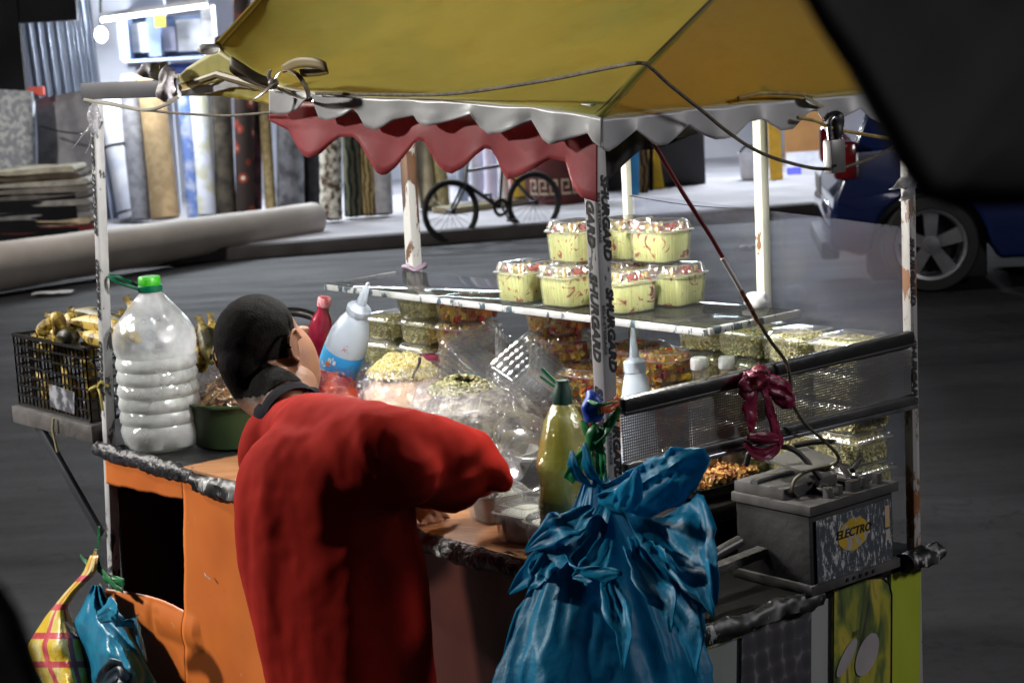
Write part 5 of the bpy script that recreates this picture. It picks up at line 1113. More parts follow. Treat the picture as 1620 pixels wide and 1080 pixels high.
# chili in a film bag
t = thing('chili_bag', 'film bag of wet red chili paste behind the yellow corn bowl', 'bag of chili', C(1.72, .57, .836)); rc = random.Random(21); cc = C(1.555, .44, .836); ax = Matrix((UD, VD, ZD)).transposed()
def chl(th, i, r, z): return r*(1+.13*noise.noise(Vector((math.cos(th)*3, math.sin(th)*3, z*22)))+.05*noise.noise(Vector((math.cos(th)*9, math.sin(th)*9, z*60))))
m = MB(); m.lathe([(.06+.0*k, 0) if k == 0 else (.150*math.sin(min(1, .45+k*.09)*math.pi*.5)*math.cos(max(0, k-5)*.22), .0165*k) for k in range(11)] + [(.01, .18)], (0, 0, 0), 60, chl)
for q in m.v: q.y *= .62
m.v = [cc + ax @ q for q in m.v]; m.build('chili_paste', PM('chili_paste', (.34, .035, .015), .2, c2=(.10, .004, .012), scale=22, lo=.4, hi=.6, bump=1, bscale=40, coat=.5), t)
crumple_blob('film', CLEAR('chili_film', (.97, .88, .9), .05, .4, .12, bump=.9, bscale=40), cc + ZD*.09, .135, .105, t, 12, amp=.16, ry=.12, frq=12)
crumple_blob('bag_neck', PM('bag_plum', (.30, .04, .09), .25, c2=(.16, .02, .05), scale=20), C(1.42, .70, 1.0), .06, .02, t, 14, amp=.3, ry=.04)
tag(crumple_blob('scrap_bag', PM('film_turquoise', (.02, .35, .5), .4), C(1.20, .66, .985), .028, .012, None, 5, amp=.4), 'small scrap of turquoise film behind the corn bowl', 'plastic film')
# white plate behind the yellow bottle
pc = C(.80, .40, .90); t = thing('white_bowl', 'white bowl rim showing between the herb bowl and the yellow bottle', 'bowl', pc - ZD*.06)
m = MB(); m.lathe([(.004, -.06), (.05, -.06), (.085, 0), (.088, .003), (.083, .003), (.05, -.05), (.004, -.052)], pc, 48); m.build('bowl_shell', PM('bowl_white', (.72, .72, .7), .3), t)
# round clear tubs on their side, crumpled film bag in front of the herb bowl
for (x, y, v, rad, lb, dv) in [(838, 735, .20, .062, 'round clear lid standing tilted by the boy’s elbow', Vector((.45, -.8, .35))), (828, 690, .33, .060, 'round clear tub tilted behind the standing lid', Vector((.2, -.6, .8)))]:
    c = cp(x, y, v=v); q = dv.normalized().to_track_quat('Z', 'X').to_matrix(); m = MB()
    m.lathe([(.004, -.03), (rad*.75, -.03), (rad*.85, -.026), (rad*.97, 0), (rad*1.1, 0), (rad*1.12, .003), (rad*1.05, .004)], c, 64, ax=q, fn=lambda th, i, r, z: r*(1+.01*math.sin(th*30)*(i in (2, 3))), cap=False); tag(m.build('round_lid', M_clam2), lb, 'lid')
tag(crumple_blob('film_bag', M_wrapc, C(.66, .27, .90), .05, .05, None, 17, amp=.5, ry=.09, frq=16), 'crumpled clear film bag between the round lid and the yellow bottle', 'plastic bag')
# chili tray low in the cart
tc_ = C(.30, .66, .8405)
t = thing('filled_tray', 'dark tray of orange fried snack low behind the battery', 'tray', C(.23, .6, .842))
m = MB(); sqloft(m, [(.06, .09, 0, 0), (.07, .10, .025, 0), (.073, .104, .025, 0), (.06, .09, .006, 0)], 64, 0, cap=True); Mx = Matrix((UD, VD, ZD)).transposed(); ct = C(.34, .60, .8425); m.v = [ct + Mx @ q for q in m.v]; m.build('tray_pan', M_black, t)
m = MB(); rc = random.Random(2)
for _ in range(420):
    x, y = rc.uniform(-.058, .058), rc.uniform(-.088, .088); rbox(m, ct + UD*x + VD*y + ZD*(.024+rc.uniform(0, .016)), .0045, rc.randrange(3), rc)
m.build('fried_snack', [PM('fried_orange', (.5, .2, .04), .6), PM('fried_brown', (.25, .08, .02), .6), PM('fried_gold', (.58, .34, .1), .6)], t, smooth=False)
m = MB(); c = C(.45, .60, .862); m.box(c, (.012, .025, .020), UD, VD, b=.004); t = tag(m.build('snack_box', PM('box_red', (.7, .06, .03), .4, c2=(.75, .72, .7), scale=9, lo=.42, hi=.44)), 'small red and white packet behind the fried snack tray', 'packet')
m = MB(); c = C(.24, .16, .80); 
def bagf(s, th): a = th*6.283; r = .085*math.sin(math.pi*min(1, s*.85+.12))**.7*(1+.22*noise.noise(Vector((math.cos(a)*2, math.sin(a)*2, s*4)))); return c + UD*r*math.cos(a)*.9 + VD*r*math.sin(a)*1.1 + ZD*(s*.14-.005)
m.grid(30, 50, bagf, closed=True); tag(m.build('plastic_bag', PM('turq_light', (.08, .42, .52), .35, c2=(.03, .25, .36), scale=12, trans=.3), ang=70), 'light turquoise bag lying inside the cart behind the guard', 'plastic bag')
# ================================================================= boy
def ell(m, c, rx, ry, rz, X=R0, Y=Vector((0, 1, 0)), Z=ZD, sub=3):
    o = len(m.v); m.ball((0, 0, 0), 1, sub)
    for i in range(o, len(m.v)): q = m.v[i]; m.v[i] = Vector(c) + X*q.x*rx + Y*q.y*ry + Z*q.z*rz
def cap_(m, a, b, ra, rb, k=6):
    a = Vector(a); b = Vector(b)
    m.tube([lerp(a, b, i/k) for i in range(k+1)], [lerp(ra, rb, i/k) for i in range(k+1)], 18); ell(m, a, ra, ra, ra, sub=2); ell(m, b, rb, rb, rb, sub=2)
def limb(m, pts, rs):
    for i in range(len(pts)-1): cap_(m, pts[i], pts[i+1], rs[i], rs[i+1])
def remesh(m, vox, smooth=6):
    me = bpy.data.meshes.new('tmp'); me.from_pydata(m.v, [], m.f); o = bpy.data.objects.new('tmp', me); sc.collection.objects.link(o)
    md = o.modifiers.new('r', 'REMESH'); md.mode = 'VOXEL'; md.voxel_size = vox
    dg = bpy.context.evaluated_depsgraph_get(); me2 = bpy.data.meshes.new_from_object(o.evaluated_get(dg)); bpy.data.objects.remove(o)
    bm = bmesh.new(); bm.from_mesh(me2); bpy.data.meshes.remove(me2)
    for _ in range(smooth): bmesh.ops.smooth_vert(bm, verts=bm.verts, factor=.5, use_axis_x=True, use_axis_y=True, use_axis_z=True)
    bm.normal_update(); return bm
def bm2mb(bm):
    m = MB(); bm.verts.index_update(); m.v = [q.co.copy() for q in bm.verts]; m.f = [tuple(q.index for q in f.verts) for f in bm.faces]; m.m = [0]*len(m.f); return m
boy = thing('person', 'boy in a loose red shirt with short black hair leaning over the cart', 'person', C(.55, -.26, 0))
WA = R_(-25); BW = Vector((math.cos(WA), math.sin(WA), 0)); BF = Vector((-math.sin(WA), math.cos(WA), 0))   # his right, his front
HT, HP, HRo = R_(54), R_(4), R_(9)
HFh = Vector((math.cos(HT), math.sin(HT), 0)); HR = Vector((math.sin(HT), -math.cos(HT), 0)); HF = HFh*math.cos(HP) - ZD*math.sin(HP); HU = HFh*math.sin(HP) + ZD*math.cos(HP); HU, HR = HU*math.cos(HRo) - HR*math.sin(HRo), HR*math.cos(HRo) + HU*math.sin(HRo)
hc = cp(412, 541, v=-.13); nb = cp(455, 648, v=-.17)
HS = 1.16
def hp(f, r, u): return hc + (HF*f + HR*r + HU*u)*HS
body = MB()
ell(body, hp(-.006, 0, .004), .096, .080, .093, HF, HR, HU)
ell(body, hp(.035, 0, -.045), .062, .062, .075, HF, HR, HU); limb(body, [hp(-.05, 0, -.03), hp(-.035, 0, -.09), nb - ZD*.01], [.050, .042, .046]); ell(body, hp(.05, 0, -.085), .042, .042, .038, HF, HR, HU)
ell(body, hp(.072, 0, -.105), .02, .024, .018, HF, HR, HU)                       # chin
for s in (-1, 1):
    ell(body, hp(.045, .038*s, -.05), .032, .026, .032, HF, HR, HU)             # cheek
    limb(body, [hp(.004, .060*s, -.045), hp(.032, .050*s, -.092), hp(.064, .022*s, -.112)], [.024, .022, .019]); ell(body, hp(.03, .045*s, -.06), .04, .032, .045, HF, HR, HU)   # jaw line
    ell(body, hp(.080, .028*s, .012), .014, .024, .010, HF, HR, HU)             # brow
    # ear: bowl and rim
    ec = hp(-.006, .082*s, -.016); ell(body, ec, .019, .007, .030, HF, HR, HU)
    rim = [ec + HF*(math.cos(a)*.025-.004) + HU*(math.sin(a)*.033+.002) + HR*s*(.010 + .008*(math.cos(a) < 0)*(s > 0))  for a in [R_(x) for x in (-100, -140, 180, 140, 100, 60, 25)]]
    limb(body, rim, [.0055, .005, .005, .005, .005, .0045, .004]); ell(body, ec - HU*.028 + HR*s*.006, .008, .006, .009, HF, HR, HU)
limb(body, [hp(.092, 0, .0), hp(.106, 0, -.03), hp(.1, 0, -.04)], [.008, .012, .010]); ell(body, hp(.088, 0, -.072), .012, .022, .007, HF, HR, HU); ell(body, hp(.086, 0, -.083), .011, .018, .007, HF, HR, HU)
limb(body, [nb - ZD*.03, nb + ZD*.02, hp(-.012, 0, -.06)], [.056, .050, .050])
XT = (BW*math.cos(.22) - ZD*math.sin(.22)).normalized(); ZT = (ZD*math.cos(.22) + BW*math.sin(.22)).normalized()*1
ell(body, cp(462, 578, v=-.08), .058, .060, .092, (BW*math.cos(.16) + ZD*math.sin(.16)), BF, (ZD*math.cos(.16) - BW*math.sin(.16))); limb(body, [cp(470, 610, v=-.12), cp(470, 650, v=-.15)], [.044, .046])
rs = cp(600, 708, v=-.22); ls = cp(428, 722, v=-.20); elr = cp(762, 738, v=.0)
chest = cp(522, 775, v=-.27); hips = cp(548, 1010, v=-.27)
ell(body, chest + BF*.02 - ZD*.03, .125, .075, .13, BW, BF, ZD); ell(body, lerp(chest, hips, .5), .12, .08, .15, BW, BF, ZD); ell(body, hips, .125, .09, .12, BW, BF, ZD)
limb(body, [nb - ZD*.03, rs + BF*.03], [.045, .04]); limb(body, [nb - ZD*.03, ls + BF*.03], [.045, .04])
def hand(m, w, d, n, s, curl=.9, sz=.82):
    """palm from wrist w along d, palm normal n, s = side of the thumb"""
    d = d.normalized(); n = (n - d*n.dot(d)).normalized(); x = d.cross(n).normalized()*s
    P = lambda a, b, c=0: w + d*a*sz + x*b*sz + n*c*sz
    for b in (-.024, -.008, .008, .024): limb(m, [P(.0, b*.55), P(.045, b*.9), P(.078, b)], [.012*sz, .0115*sz, .010*sz])
    for b, L in ((-.028, .052), (-.0095, .064), (.0095, .068), (.028, .062)):
        p = P(.078, b); a0 = curl*.35; pts = [p]
        for k, f in enumerate((.45, .32, .23)):
            a0 += curl*(.45 + .1*k); dv = d*math.cos(a0) + n*math.sin(a0); pts.append(pts[-1] + dv*L*f*sz*1.15 + x*b*.05)
        limb(m, pts, [.0092*sz, .0086*sz, .008*sz, .0068*sz])
    limb(m, [P(.012, .022), P(.035, .042, .012), P(.058, .050, .026), P(.075, .044, .038)], [.013*sz, .0105*sz, .0095*sz, .008*sz])
wl = cp(668, 780, v=.0); hl_tip = cp(676, 812, v=.075)
ll = cp(610, 800, v=-.10)
limb(body, [ls, cp(520, 830, v=-.06), wl], [.042, .034, .023]); hand(body, wl, (hl_tip - wl), (UD*-.5 - ZD*.6 + VD*.1), -1)
wr = C(.50, .13, .925); limb(body, [rs, elr, wr], [.045, .036, .023]); hand(body, wr, UD*.5+VD*.6-ZD*.35, -ZD + UD*.2, -1)
for s, st in ((1, -.02), (-1, .05)):
    hx = hips + BW*.07*s - ZD*.06; kn = Vector((hips.x, hips.y, .36)) + BW*.085*s + BF*(.03+st); an = Vector((hips.x, hips.y, .09)) + BW*.09*s + BF*(st-.01)
    limb(body, [hx, kn, an], [.07, .048, .034])
bmb = remesh(body, .0042, 5)
M_skin = PM('skin_brown', (.30, .15, .09), .55, c2=(.23, .115, .07), scale=14, bump=.15, bscale=160, sss=.04, spec=.3)
skin = bm2mb(bmb); bo = skin.build('body', M_skin, boy, ang=180)
# hair: a cap raised from the head surface
hm = MB(); keep = {}
def hairy(q):
    d = (q - hc)/HS; f, r, u = d.dot(HF), d.dot(HR), d.dot(HU); r = abs(r)
    if u < -.115 or d.length > .16: return -1
    if r > .035 and u < -.035 and f > -.045: return -.02
    earx = r > .072 and -.032 < f < .03 and -.055 < u < .026
    if earx: return -1
    if f > .052: e = .05 - .012*(f-.052)/.04
    elif f > .022: e = lerp(.004, .05, (f-.022)/.03)
    elif f > .008: e = -.012
    else: e = lerp(.012, -.105, min(1, (.008-f)/.022))
    e += .004*noise.noise(q*90)
    return u - e
for f in bmb.faces:
    hs = [hairy(q.co) for q in f.verts]
    if min(hs) > .010:
        idx = []
        for q in f.verts:
            if q.index not in keep:
                keep[q.index] = len(hm.v); k = min(1, (hairy(q.co)-.008)/.035); hm.v.append(q.co + q.normal*(.0008 + .0045*k + .0005*noise.noise(q.co*140)*k))
            idx.append(keep[q.index])
        hm.f.append(tuple(idx)); hm.m.append(0)
at_ = bo.data.attributes.new('hairmask', 'FLOAT', 'POINT')
for i_, q in enumerate(skin.v):
    at_.data[i_].value = max(0.0, min(1.0, .5 + hairy(q)/.03)) if (q-hc).length < .22 else 0.0
nt_ = M_skin.node_tree; bs0 = nt_.nodes['Principled BSDF']; src = bs0.inputs['Base Color'].links[0].from_socket
an = N(nt_, 'ShaderNodeAttribute'); an.attribute_name = 'hairmask'; mxh = N(nt_, 'ShaderNodeMixRGB'); nt_.links.new(an.outputs['Fac'], mxh.inputs[0]); nt_.links.new(src, mxh.inputs[1]); mxh.inputs[2].default_value = (.007, .006, .006, 1); nt_.links.new(mxh.outputs[0], bs0.inputs['Base Color'])
M_hair = PM('short_black_hair', (.007, .006, .006), .85, c2=(.003, .0028, .0028), scale=60, bump=.3, bscale=300, spec=.08); hm.build('hair', M_hair, boy, ang=180)
for s in (-1, 1):
    m = MB(); ell(m, hp(.079, .028*s, -.004), .012, .012, .012, sub=2); m.build('eye', PM('eye_white', (.6, .58, .55), .2), boy)
# shirt
sh_ = MB()
prof_ = [(672, 430, 560, .07), (700, 388, 628, .095), (740, 362, 652, .112), (780, 357, 660, .12), (830, 357, 667, .123), (880, 362, 681, .125), (950, 378, 690, .125), (1010, 399, 692, .127), (1080, 424, 694, .13), (1160, 438, 697, .13), (1215, 446, 699, .13)]
rg_ = 40; o_ = len(sh_.v)
for (y, xl, xr, dd) in prof_:
    cc_ = cp((xl+xr)/2, y, v=-.262); hw = (xr-xl)/2/868
    for k in range(rg_):
        a = 6.28318*k/rg_; sh_.v.append(cc_ + BW*hw*(abs(math.cos(a))**.85)*(1 if math.cos(a) > 0 else -1) + BF*dd*(abs(math.sin(a))**.85)*(1 if math.sin(a) > 0 else -1))
for i in range(len(prof_)-1):
    for k in range(rg_): sh_.f.append((o_+i*rg_+k, o_+i*rg_+(k+1) % rg_, o_+(i+1)*rg_+(k+1) % rg_, o_+(i+1)*rg_+k)); sh_.m.append(0)
sh_.f.append(tuple(o_+k for k in range(rg_))[::-1]); sh_.m.append(0); e_ = o_+(len(prof_)-1)*rg_; sh_.f.append(tuple(e_+k for k in range(rg_))); sh_.m.append(0)
limb(sh_, [nb - ZD*.035 - BW*.0, cp(500, 690, v=-.22), rs], [.062, .088, .082]); limb(sh_, [nb - ZD*.03, cp(440, 690, v=-.19), ls], [.06, .072, .072])
limb(sh_, [rs, cp(690, 718, v=-.11), cp(745, 724, v=-.02)], [.082, .070, .054]); limb(sh_, [cp(755, 728, v=-.01), cp(782, 748, v=.0), cp(797, 765, v=.01)], [.048, .032, .020])
limb(sh_, [cp(755, 740, v=.0), cp(748, 755, v=.04), C(.48, .09, .95)], [.050, .042, .034]); limb(sh_, [cp(670, 745, v=-.14), cp(718, 760, v=-.07)], [.066, .056]); ell(sh_, cp(712, 770, v=-.06), .05, .045, .045)
limb(sh_, [cp(560, 720, v=-.24), cp(640, 745, v=-.2)], [.09, .07])
limb(sh_, [ls, cp(500, 800, v=-.12), cp(600, 800, v=-.05)], [.07, .06, .045])
bs_ = remesh(sh_, .008, 9)
def ridge(q, s): return 1 - 2*abs(noise.noise(q + Vector((s, s*.7, 0))))
for q in bs_.verts:
    p = q.co; w_ = (p-chest).dot(BW); z = (p-chest).z
    low = max(0, min(1, (.02 - z)/.25)); k = .0035*low*ridge(Vector((w_*7 + z*1.0, (p-chest).dot(BF)*4, z*1.3)), 3) + .004*low*ridge(Vector((w_*17, 0, z*2.2)), 9)
    # folds running from the armpit towards the elbow and the shoulder blade
    dr = p - cp(640, 770, v=-.2); a = math.atan2(dr.z, dr.dot(BW)); rr_ = dr.length; k += .006*math.exp(-((rr_-.14)/.12)**2)*ridge(Vector((a*2.0, rr_*4, 0)), 5)
    for (w0, sl, am, wd2) in ((-.095, .05, .003, .03), (-.05, -.02, -.003, .03), (-.13, .10, -.004, .03), (.03, -.06, .006, .03), (.10, .05, .007, .03)):
        k += am*math.exp(-((w_ - w0 - sl*z)/wd2)**2)*max(0, min(1, (.12-z)/.12))*((p-chest).dot(BF) < 0)
    de = p - elr; al = de.dot(-UD); k += .005*math.exp(-(de.length/.12)**2)*ridge(Vector((al*14, de.z*5, (de.dot(VD))*5)), 11)
    k += .0012*ridge(Vector((w_*26, z*9, (p-chest).dot(BF)*14)), 21) 
    k += .0015*noise.noise(p*10) + .0015*noise.noise(p*40)
    q.co = p + q.normal*k
bmesh.ops.smooth_vert(bs_, verts=bs_.verts, factor=.5, use_axis_x=True, use_axis_y=True, use_axis_z=True)
smb = bm2mb(bs_); bs_.free()
M_shirt = PM('red_shirt_cloth', (.30, .013, .008), .85, c2=(.24, .009, .005), scale=6, bump=.06, bscale=400, spec=.08); smb.build('shirt', M_shirt, boy, ang=180)
# black collar band
cm_ = MB(); cq = cp(456, 645, v=-.168); cm_.tube([cq + BW*.052*math.cos(a) + BF*.052*math.sin(a) + ZD*(.010*math.cos(a-.6)) for a in [6.2832*k/40 for k in range(41)]], .021, 10, cap=False)
for q in cm_.v: q.z += .25*(q.z-cq.z)
cx = (nb - hp(-.012, 0, -.06)).normalized()*-1; q_ = cx.to_track_quat('Z', 'X').to_matrix()
cm_.lathe([(.066, -.03), (.066, -.014), (.063, .002), (.060, .005), (.046, .000), (.040, -.02)], nb + ZD*.000, 48, ax=q_, fn=lambda th, i, r, z: r*(1+.04*math.sin(2*th+1)), cap=False)
cm_.build('collar', PM('collar_black', (.007, .007, .012), .9, spec=.1), boy)
# trousers and shoes (mostly below the picture)
tm = MB(); ell(tm, hips - ZD*.05, .14, .11, .12, BW, BF, ZD)
for s, st in ((1, -.02), (-1, .05)):
    kn = Vector((hips.x, hips.y, .36)) + BW*.085*s + BF*(.03+st); an = Vector((hips.x, hips.y, .10)) + BW*.09*s + BF*(st-.01)
    limb(tm, [hips + BW*.07*s - ZD*.08, kn, an], [.085, .066, .055])
    m = MB(); foot = an - ZD*.06; ell(m, foot + BF*.05, .04, .10, .036, BW, BF, ZD); ell(m, foot - BF*.01 + ZD*.02, .036, .045, .04, BW, BF, ZD)
    for q in m.v: q.z = max(q.z, .004)
    m.build('shoe', M_black, boy)
bt_ = remesh(tm, .010, 4); bm2mb(bt_).build('trousers', PM('trousers_dark', (.02, .022, .03), .8), boy, ang=180); bt_.free()

# ================================================================= battery
b0 = C(-.028, .497, .703); t = thing('car_battery', 'dusty dark grey battery with a worn yellow ELECTRO label on the tray', 'battery', b0)
M_bat = PM('battery_case', (.014, .0135, .015), .7, c2=(.008, .008, .009), scale=9, bump=.2); M_batd = PM('battery_dust', (.065, .061, .062), .8, c2=(.028, .027, .027), scale=12, lo=.4, hi=.6)
BL_, BD_, BH_ = .262, .205, .178
def B(u, v, z): return b0 + UD*u + VD*v + ZD*z
m = MB(); m.box(B(BD_/2, BL_/2, BH_/2-.008), (BD_/2-.004, BL_/2-.004, BH_/2-.008), UD, VD, b=.003); m.build('case', M_bat, t)
m = MB(); m.box(B(BD_/2-.002, BL_/2, .009), (BD_/2+.004, BL_/2+.005, .010), UD, VD, b=.002); m.build('foot_rail', M_batd, t)
m = MB()
for k in range(5): m.tube([B(-.0085, .1+k*.020, .010), B(-.003, .1+k*.020, .010)], .0035, 8)
m.build('rail_holes', M_black, t)
m = MB(); m.box(B(BD_/2-.003, BL_/2, BH_-.008), (BD_/2+.004, BL_/2+.004, .010), UD, VD, b=.002); m.build('lid', M_batd, t)
m = MB(); m.box(B(BD_*.66, BL_*.32, BH_+.012), (BD_*.33, BL_*.31, .013), UD, VD, b=.003); m.box(B(BD_*.60, BL_*.80, BH_+.006), (BD_*.38, BL_*.17, .006), UD, VD, b=.003); m.build('lid_block', M_batd, t)
for v in (.075, .105, .15, .178, .225):
    m = MB(); m.box(B(.016, v, BH_+.010), (.008, .0065 if v != .15 else .014, .013), UD, VD, b=.0015); m.build('lid_lug', M_batd, t)
for (v, nm) in ((.095, 'terminal'), (.19, 'terminal')):
    m = MB(); m.lathe([(.010, 0), (.009, .02), (.003, .021)], B(.045, v, BH_), 20); tt = m.build(nm, M_steel, t)
    m = MB(); m.box(B(.045, v, BH_+.010), (.013, .012, .006), UD, VD, b=.003); m.bar(B(.055, v, BH_+.012), B(.085, v+.01, BH_+.03), .012, .006); m.build('clamp', M_steel, tt)
def lab_mat():
    m_, t_, b_ = newmat('worn_label'); L = t_.links.new; tc = N(t_, 'ShaderNodeTexCoord'); n1 = N(t_, 'ShaderNodeTexNoise', Scale=70, Detail=6, Roughness=.75); mp = N(t_, 'ShaderNodeMapping'); mp.inputs['Scale'].default_value = (1.6, 1.6, .6)
    L(tc.outputs['Object'], mp.inputs[0]); L(mp.outputs[0], n1.inputs['Vector']); r = ramp(t_, [(.48, (.035, .045, .06)), (.54, (.07, .08, .09)), (.58, (.42, .42, .43))]); L(n1.outputs['Fac'], r.inputs[0]); L(r.outputs[0], b_.inputs['Base Color']); b_.inputs['Roughness'].default_value = .6; return m_
m = MB(); m.box(B(-.0005, BL_/2+.002, .083), (.0008, BL_/2-.016, .064), UD, VD); lb = m.build('label', lab_mat(), t, smooth=False)
FRB = Matrix((VD, ZD, -UD)).transposed().to_4x4()
def Lp(x, y): return b0 + VD*x + ZD*y - UD*.0022
rl = random.Random(6)
m = MB(); m.poly([Lp(.128+.045*math.cos(a)*(1+.08*rl.random()), .098+.030*math.sin(a)*(1+.16*rl.random())) for a in [6.283*k/28 for k in range(28)]]); m.build('label_splash', chip_mat('splash_yellow', (.55, .36, .02), (.25, .22, .2), (.35, .33, .3), .55, 40), lb, smooth=False)
m = MB(); m.text('ELECTRO', .024, Matrix.Translation(Lp(.128, .103) - UD*.001) @ FRB, offset=.0006, shear=.25, sx=1.05); m.build('label_text', M_ink, lb, smooth=False)
m = MB(); m.poly([Lp(.226, .09), Lp(.240, .09), Lp(.240, .135), Lp(.226, .135)]); m.build('label_mark', PM('mark_yellow', (.5, .3, .02), .6, c2=(.4, .3, .25), scale=60), lb, smooth=False)
m = MB(); m.poly([Lp(.226, .062), Lp(.240, .062), Lp(.240, .085), Lp(.226, .085)]); m.build('label_mark', PM('mark_pale', (.35, .33, .32), .6, c2=(.4, .1, .03), scale=50, lo=.4, hi=.45), lb, smooth=False)
m = MB()
for k in range(4): m.text('- — -- — ———'[k:k+9], .008, Matrix.Translation(Lp(.10+.012*k, .052-.009*k)) @ FRB)
m.build('label_lines', PM('line_grey', (.3, .3, .31), .6), lb, smooth=False)
m = MB(); m.box(B(.10, .10, .24), (.05, .06, .0035), (UD+ZD*.15).normalized(), VD, b=.001)
tag(m.build('lid_sheet', PM('dusty_card', (.10, .095, .09), .8, c2=(.06, .06, .055), scale=9)), 'dusty sheet of card lying on top of the battery', 'card')
# ================================================================= cables
M_cab = PM('cable_olive', (.10, .085, .05), .5, c2=(.05, .045, .03), scale=40); M_cabk = PM('cable_black', (.02, .02, .02), .5)
t = thing('power_cable', 'long cable with red sleeve and shiny taped length running from canopy to battery', 'cable', C(0, .3, 1.3))
W_ = [cp(1033, 225, u=.02), cp(1080, 305, u=.01), cp(1125, 375, u=-.005), cp(1148, 415, u=-.015)]
m = MB(); m.tube(W_, .0042, 10); m.build('red_sleeve', PM('sleeve_red', (.20, .015, .02), .3), t)
m = MB(); m.tube([cp(1143, 408, u=-.015), cp(1172, 458, u=-.022)], .0046, 10); m.build('cable_glint', PM('cable_glint_white', (.85, .78, .75), .25), t)  # bright highlight on the cable, painted as a short white length
m = MB(); m.tube([cp(1172, 459, u=-.022), cp(1200, 510, u=-.03)], .0046, 10); m.build('copper_tape', PM('tape_copper', (.45, .22, .12), .3, .3, c2=(.1, .05, .03), scale=120), t)
m = MB(); m.tube(crv([cp(1200, 508, u=-.03), cp(1218, 538, u=-.03), cp(1243, 572, u=-.03), cp(1250, 600, u=-.035), cp(1252, 632, u=-.035), cp(1272, 668, u=-.04), cp(1305, 698, u=-.04), cp(1326, 722, u=-.03), cp(1315, 735, u=.0), cp(1280, 744, u=.02), cp(1258, 758, u=.03), cp(1254, 775, u=.03), cp(1262, 786, u=.04)], 5), .0036, 8); m.build('cord_length', M_cab, t)
tag(MB().tube(crv([B(.05, .095, BH_+.03), cp(1262, 715, u=.06), cp(1225, 705, u=.08), cp(1190, 712, u=.1), cp(1180, 735, u=.12)], 6), .006, 8).build('battery_lead', M_cabk), 'thick dark lead arching left from the battery terminal', 'cable')
tag(MB().tube(crv([B(.05, .19, BH_+.03), cp(1360, 720, u=.05), cp(1330, 700, u=.08), cp(1290, 699, u=.1), cp(1255, 705, u=.12)], 6), .006, 8).build('battery_lead', M_cabk), 'dark lead arching back from the right battery terminal', 'cable')
# cords on the canopy
def roofp(x, y, off=.012):
    n = (LHR - K0).cross(KR - K0); n = n.normalized(); n = n if n.z > 0 else -n; p = onp(x, y, K0, n); return p + n*off
M_rope = PM('rope_grey', (.16, .13, .09), .7, c2=(.07, .06, .04), scale=60); M_ropey = PM('rope_yellow', (.5, .38, .12), .7, c2=(.3, .2, .06), scale=60)
def cord(pts, r, mat, lb): return tag(MB().tube(crv(pts, 6), r, 7).build('cord', mat), lb, 'cord')
cord([cp(500, 148, v=-.045), cp(620, 150, v=-.05), cp(720, 148, v=-.05), cp(860, 128, v=-.06), cp(960, 108, v=-.08), cp(1012, 100, v=-.09), cp(1030, 108, u=-.1), cp(1060, 135, u=-.09), cp(1110, 175, u=-.08), cp(1150, 208, u=-.07), cp(1190, 235, u=-.06), cp(1230, 252, u=-.06), cp(1280, 265, u=-.05), cp(1312, 268, u=-.05)], .0034, M_rope, 'dark cord running across the yellow canopy and down to the padlock')
cord([cp(1262, 186, u=-.05), cp(1290, 192, u=-.055), cp(1320, 204, u=-.055), cp(1370, 213, u=-.055), cp(1425, 222, u=-.05)], .0035, M_ropey, 'yellow cord above the padlock')
cord([cp(1318, 272, u=-.055), cp(1345, 262, u=-.05), cp(1375, 252, u=-.05), cp(1400, 240, u=-.05), cp(1430, 220, u=-.05)], .003, M_rope, 'thin khaki cord rising from the padlock to the right')
cord([cp(134, 160, v=-.02), cp(170, 162, v=-.02), cp(210, 172, v=-.02), cp(245, 176, v=-.02), cp(290, 180, v=-.02), cp(360, 183, v=-.02), cp(430, 178, v=-.03)], .003, M_rope, 'twisted grey cord hanging under the dark top bar at the left')
cord([cp(134, 158, v=-.022), cp(180, 166, v=-.022), cp(230, 174, v=-.022), cp(262, 166, v=-.02), cp(284, 152, v=-.02)], .0045, PM('rope_pale', (.35, .33, .28), .7), 'pale cord looped from the far post to the canopy end')
cord([cp(985, 308, v=.84), cp(1070, 322, v=.84), cp(1130, 328, v=.84), cp(1196, 331, v=.84)], .0012, M_cabk, 'hair thin black wire strung between the two rear posts')
cord([cp(1198, 140, u=.0), cp(1204, 160, u=.0)], .008, PM('stub_paint', (.45, .42, .3), .6), 'short pale rod stub poking over the right valance') 
cord([cp(1168, 156, u=-.045), cp(1205, 148, u=-.05), cp(1250, 148, u=-.05), cp(1285, 152, u=-.05)], .004, M_ropey, 'yellow cord lying along the top of the right valance')
ribbon([cp(1272, 150, u=-.05), cp(1288, 162, u=-.055), cp(1302, 170, u=-.05)], .022, (VD+UD*.3), PM('strap_cream', (.38, .33, .2), .5), can, 'strap_tail')
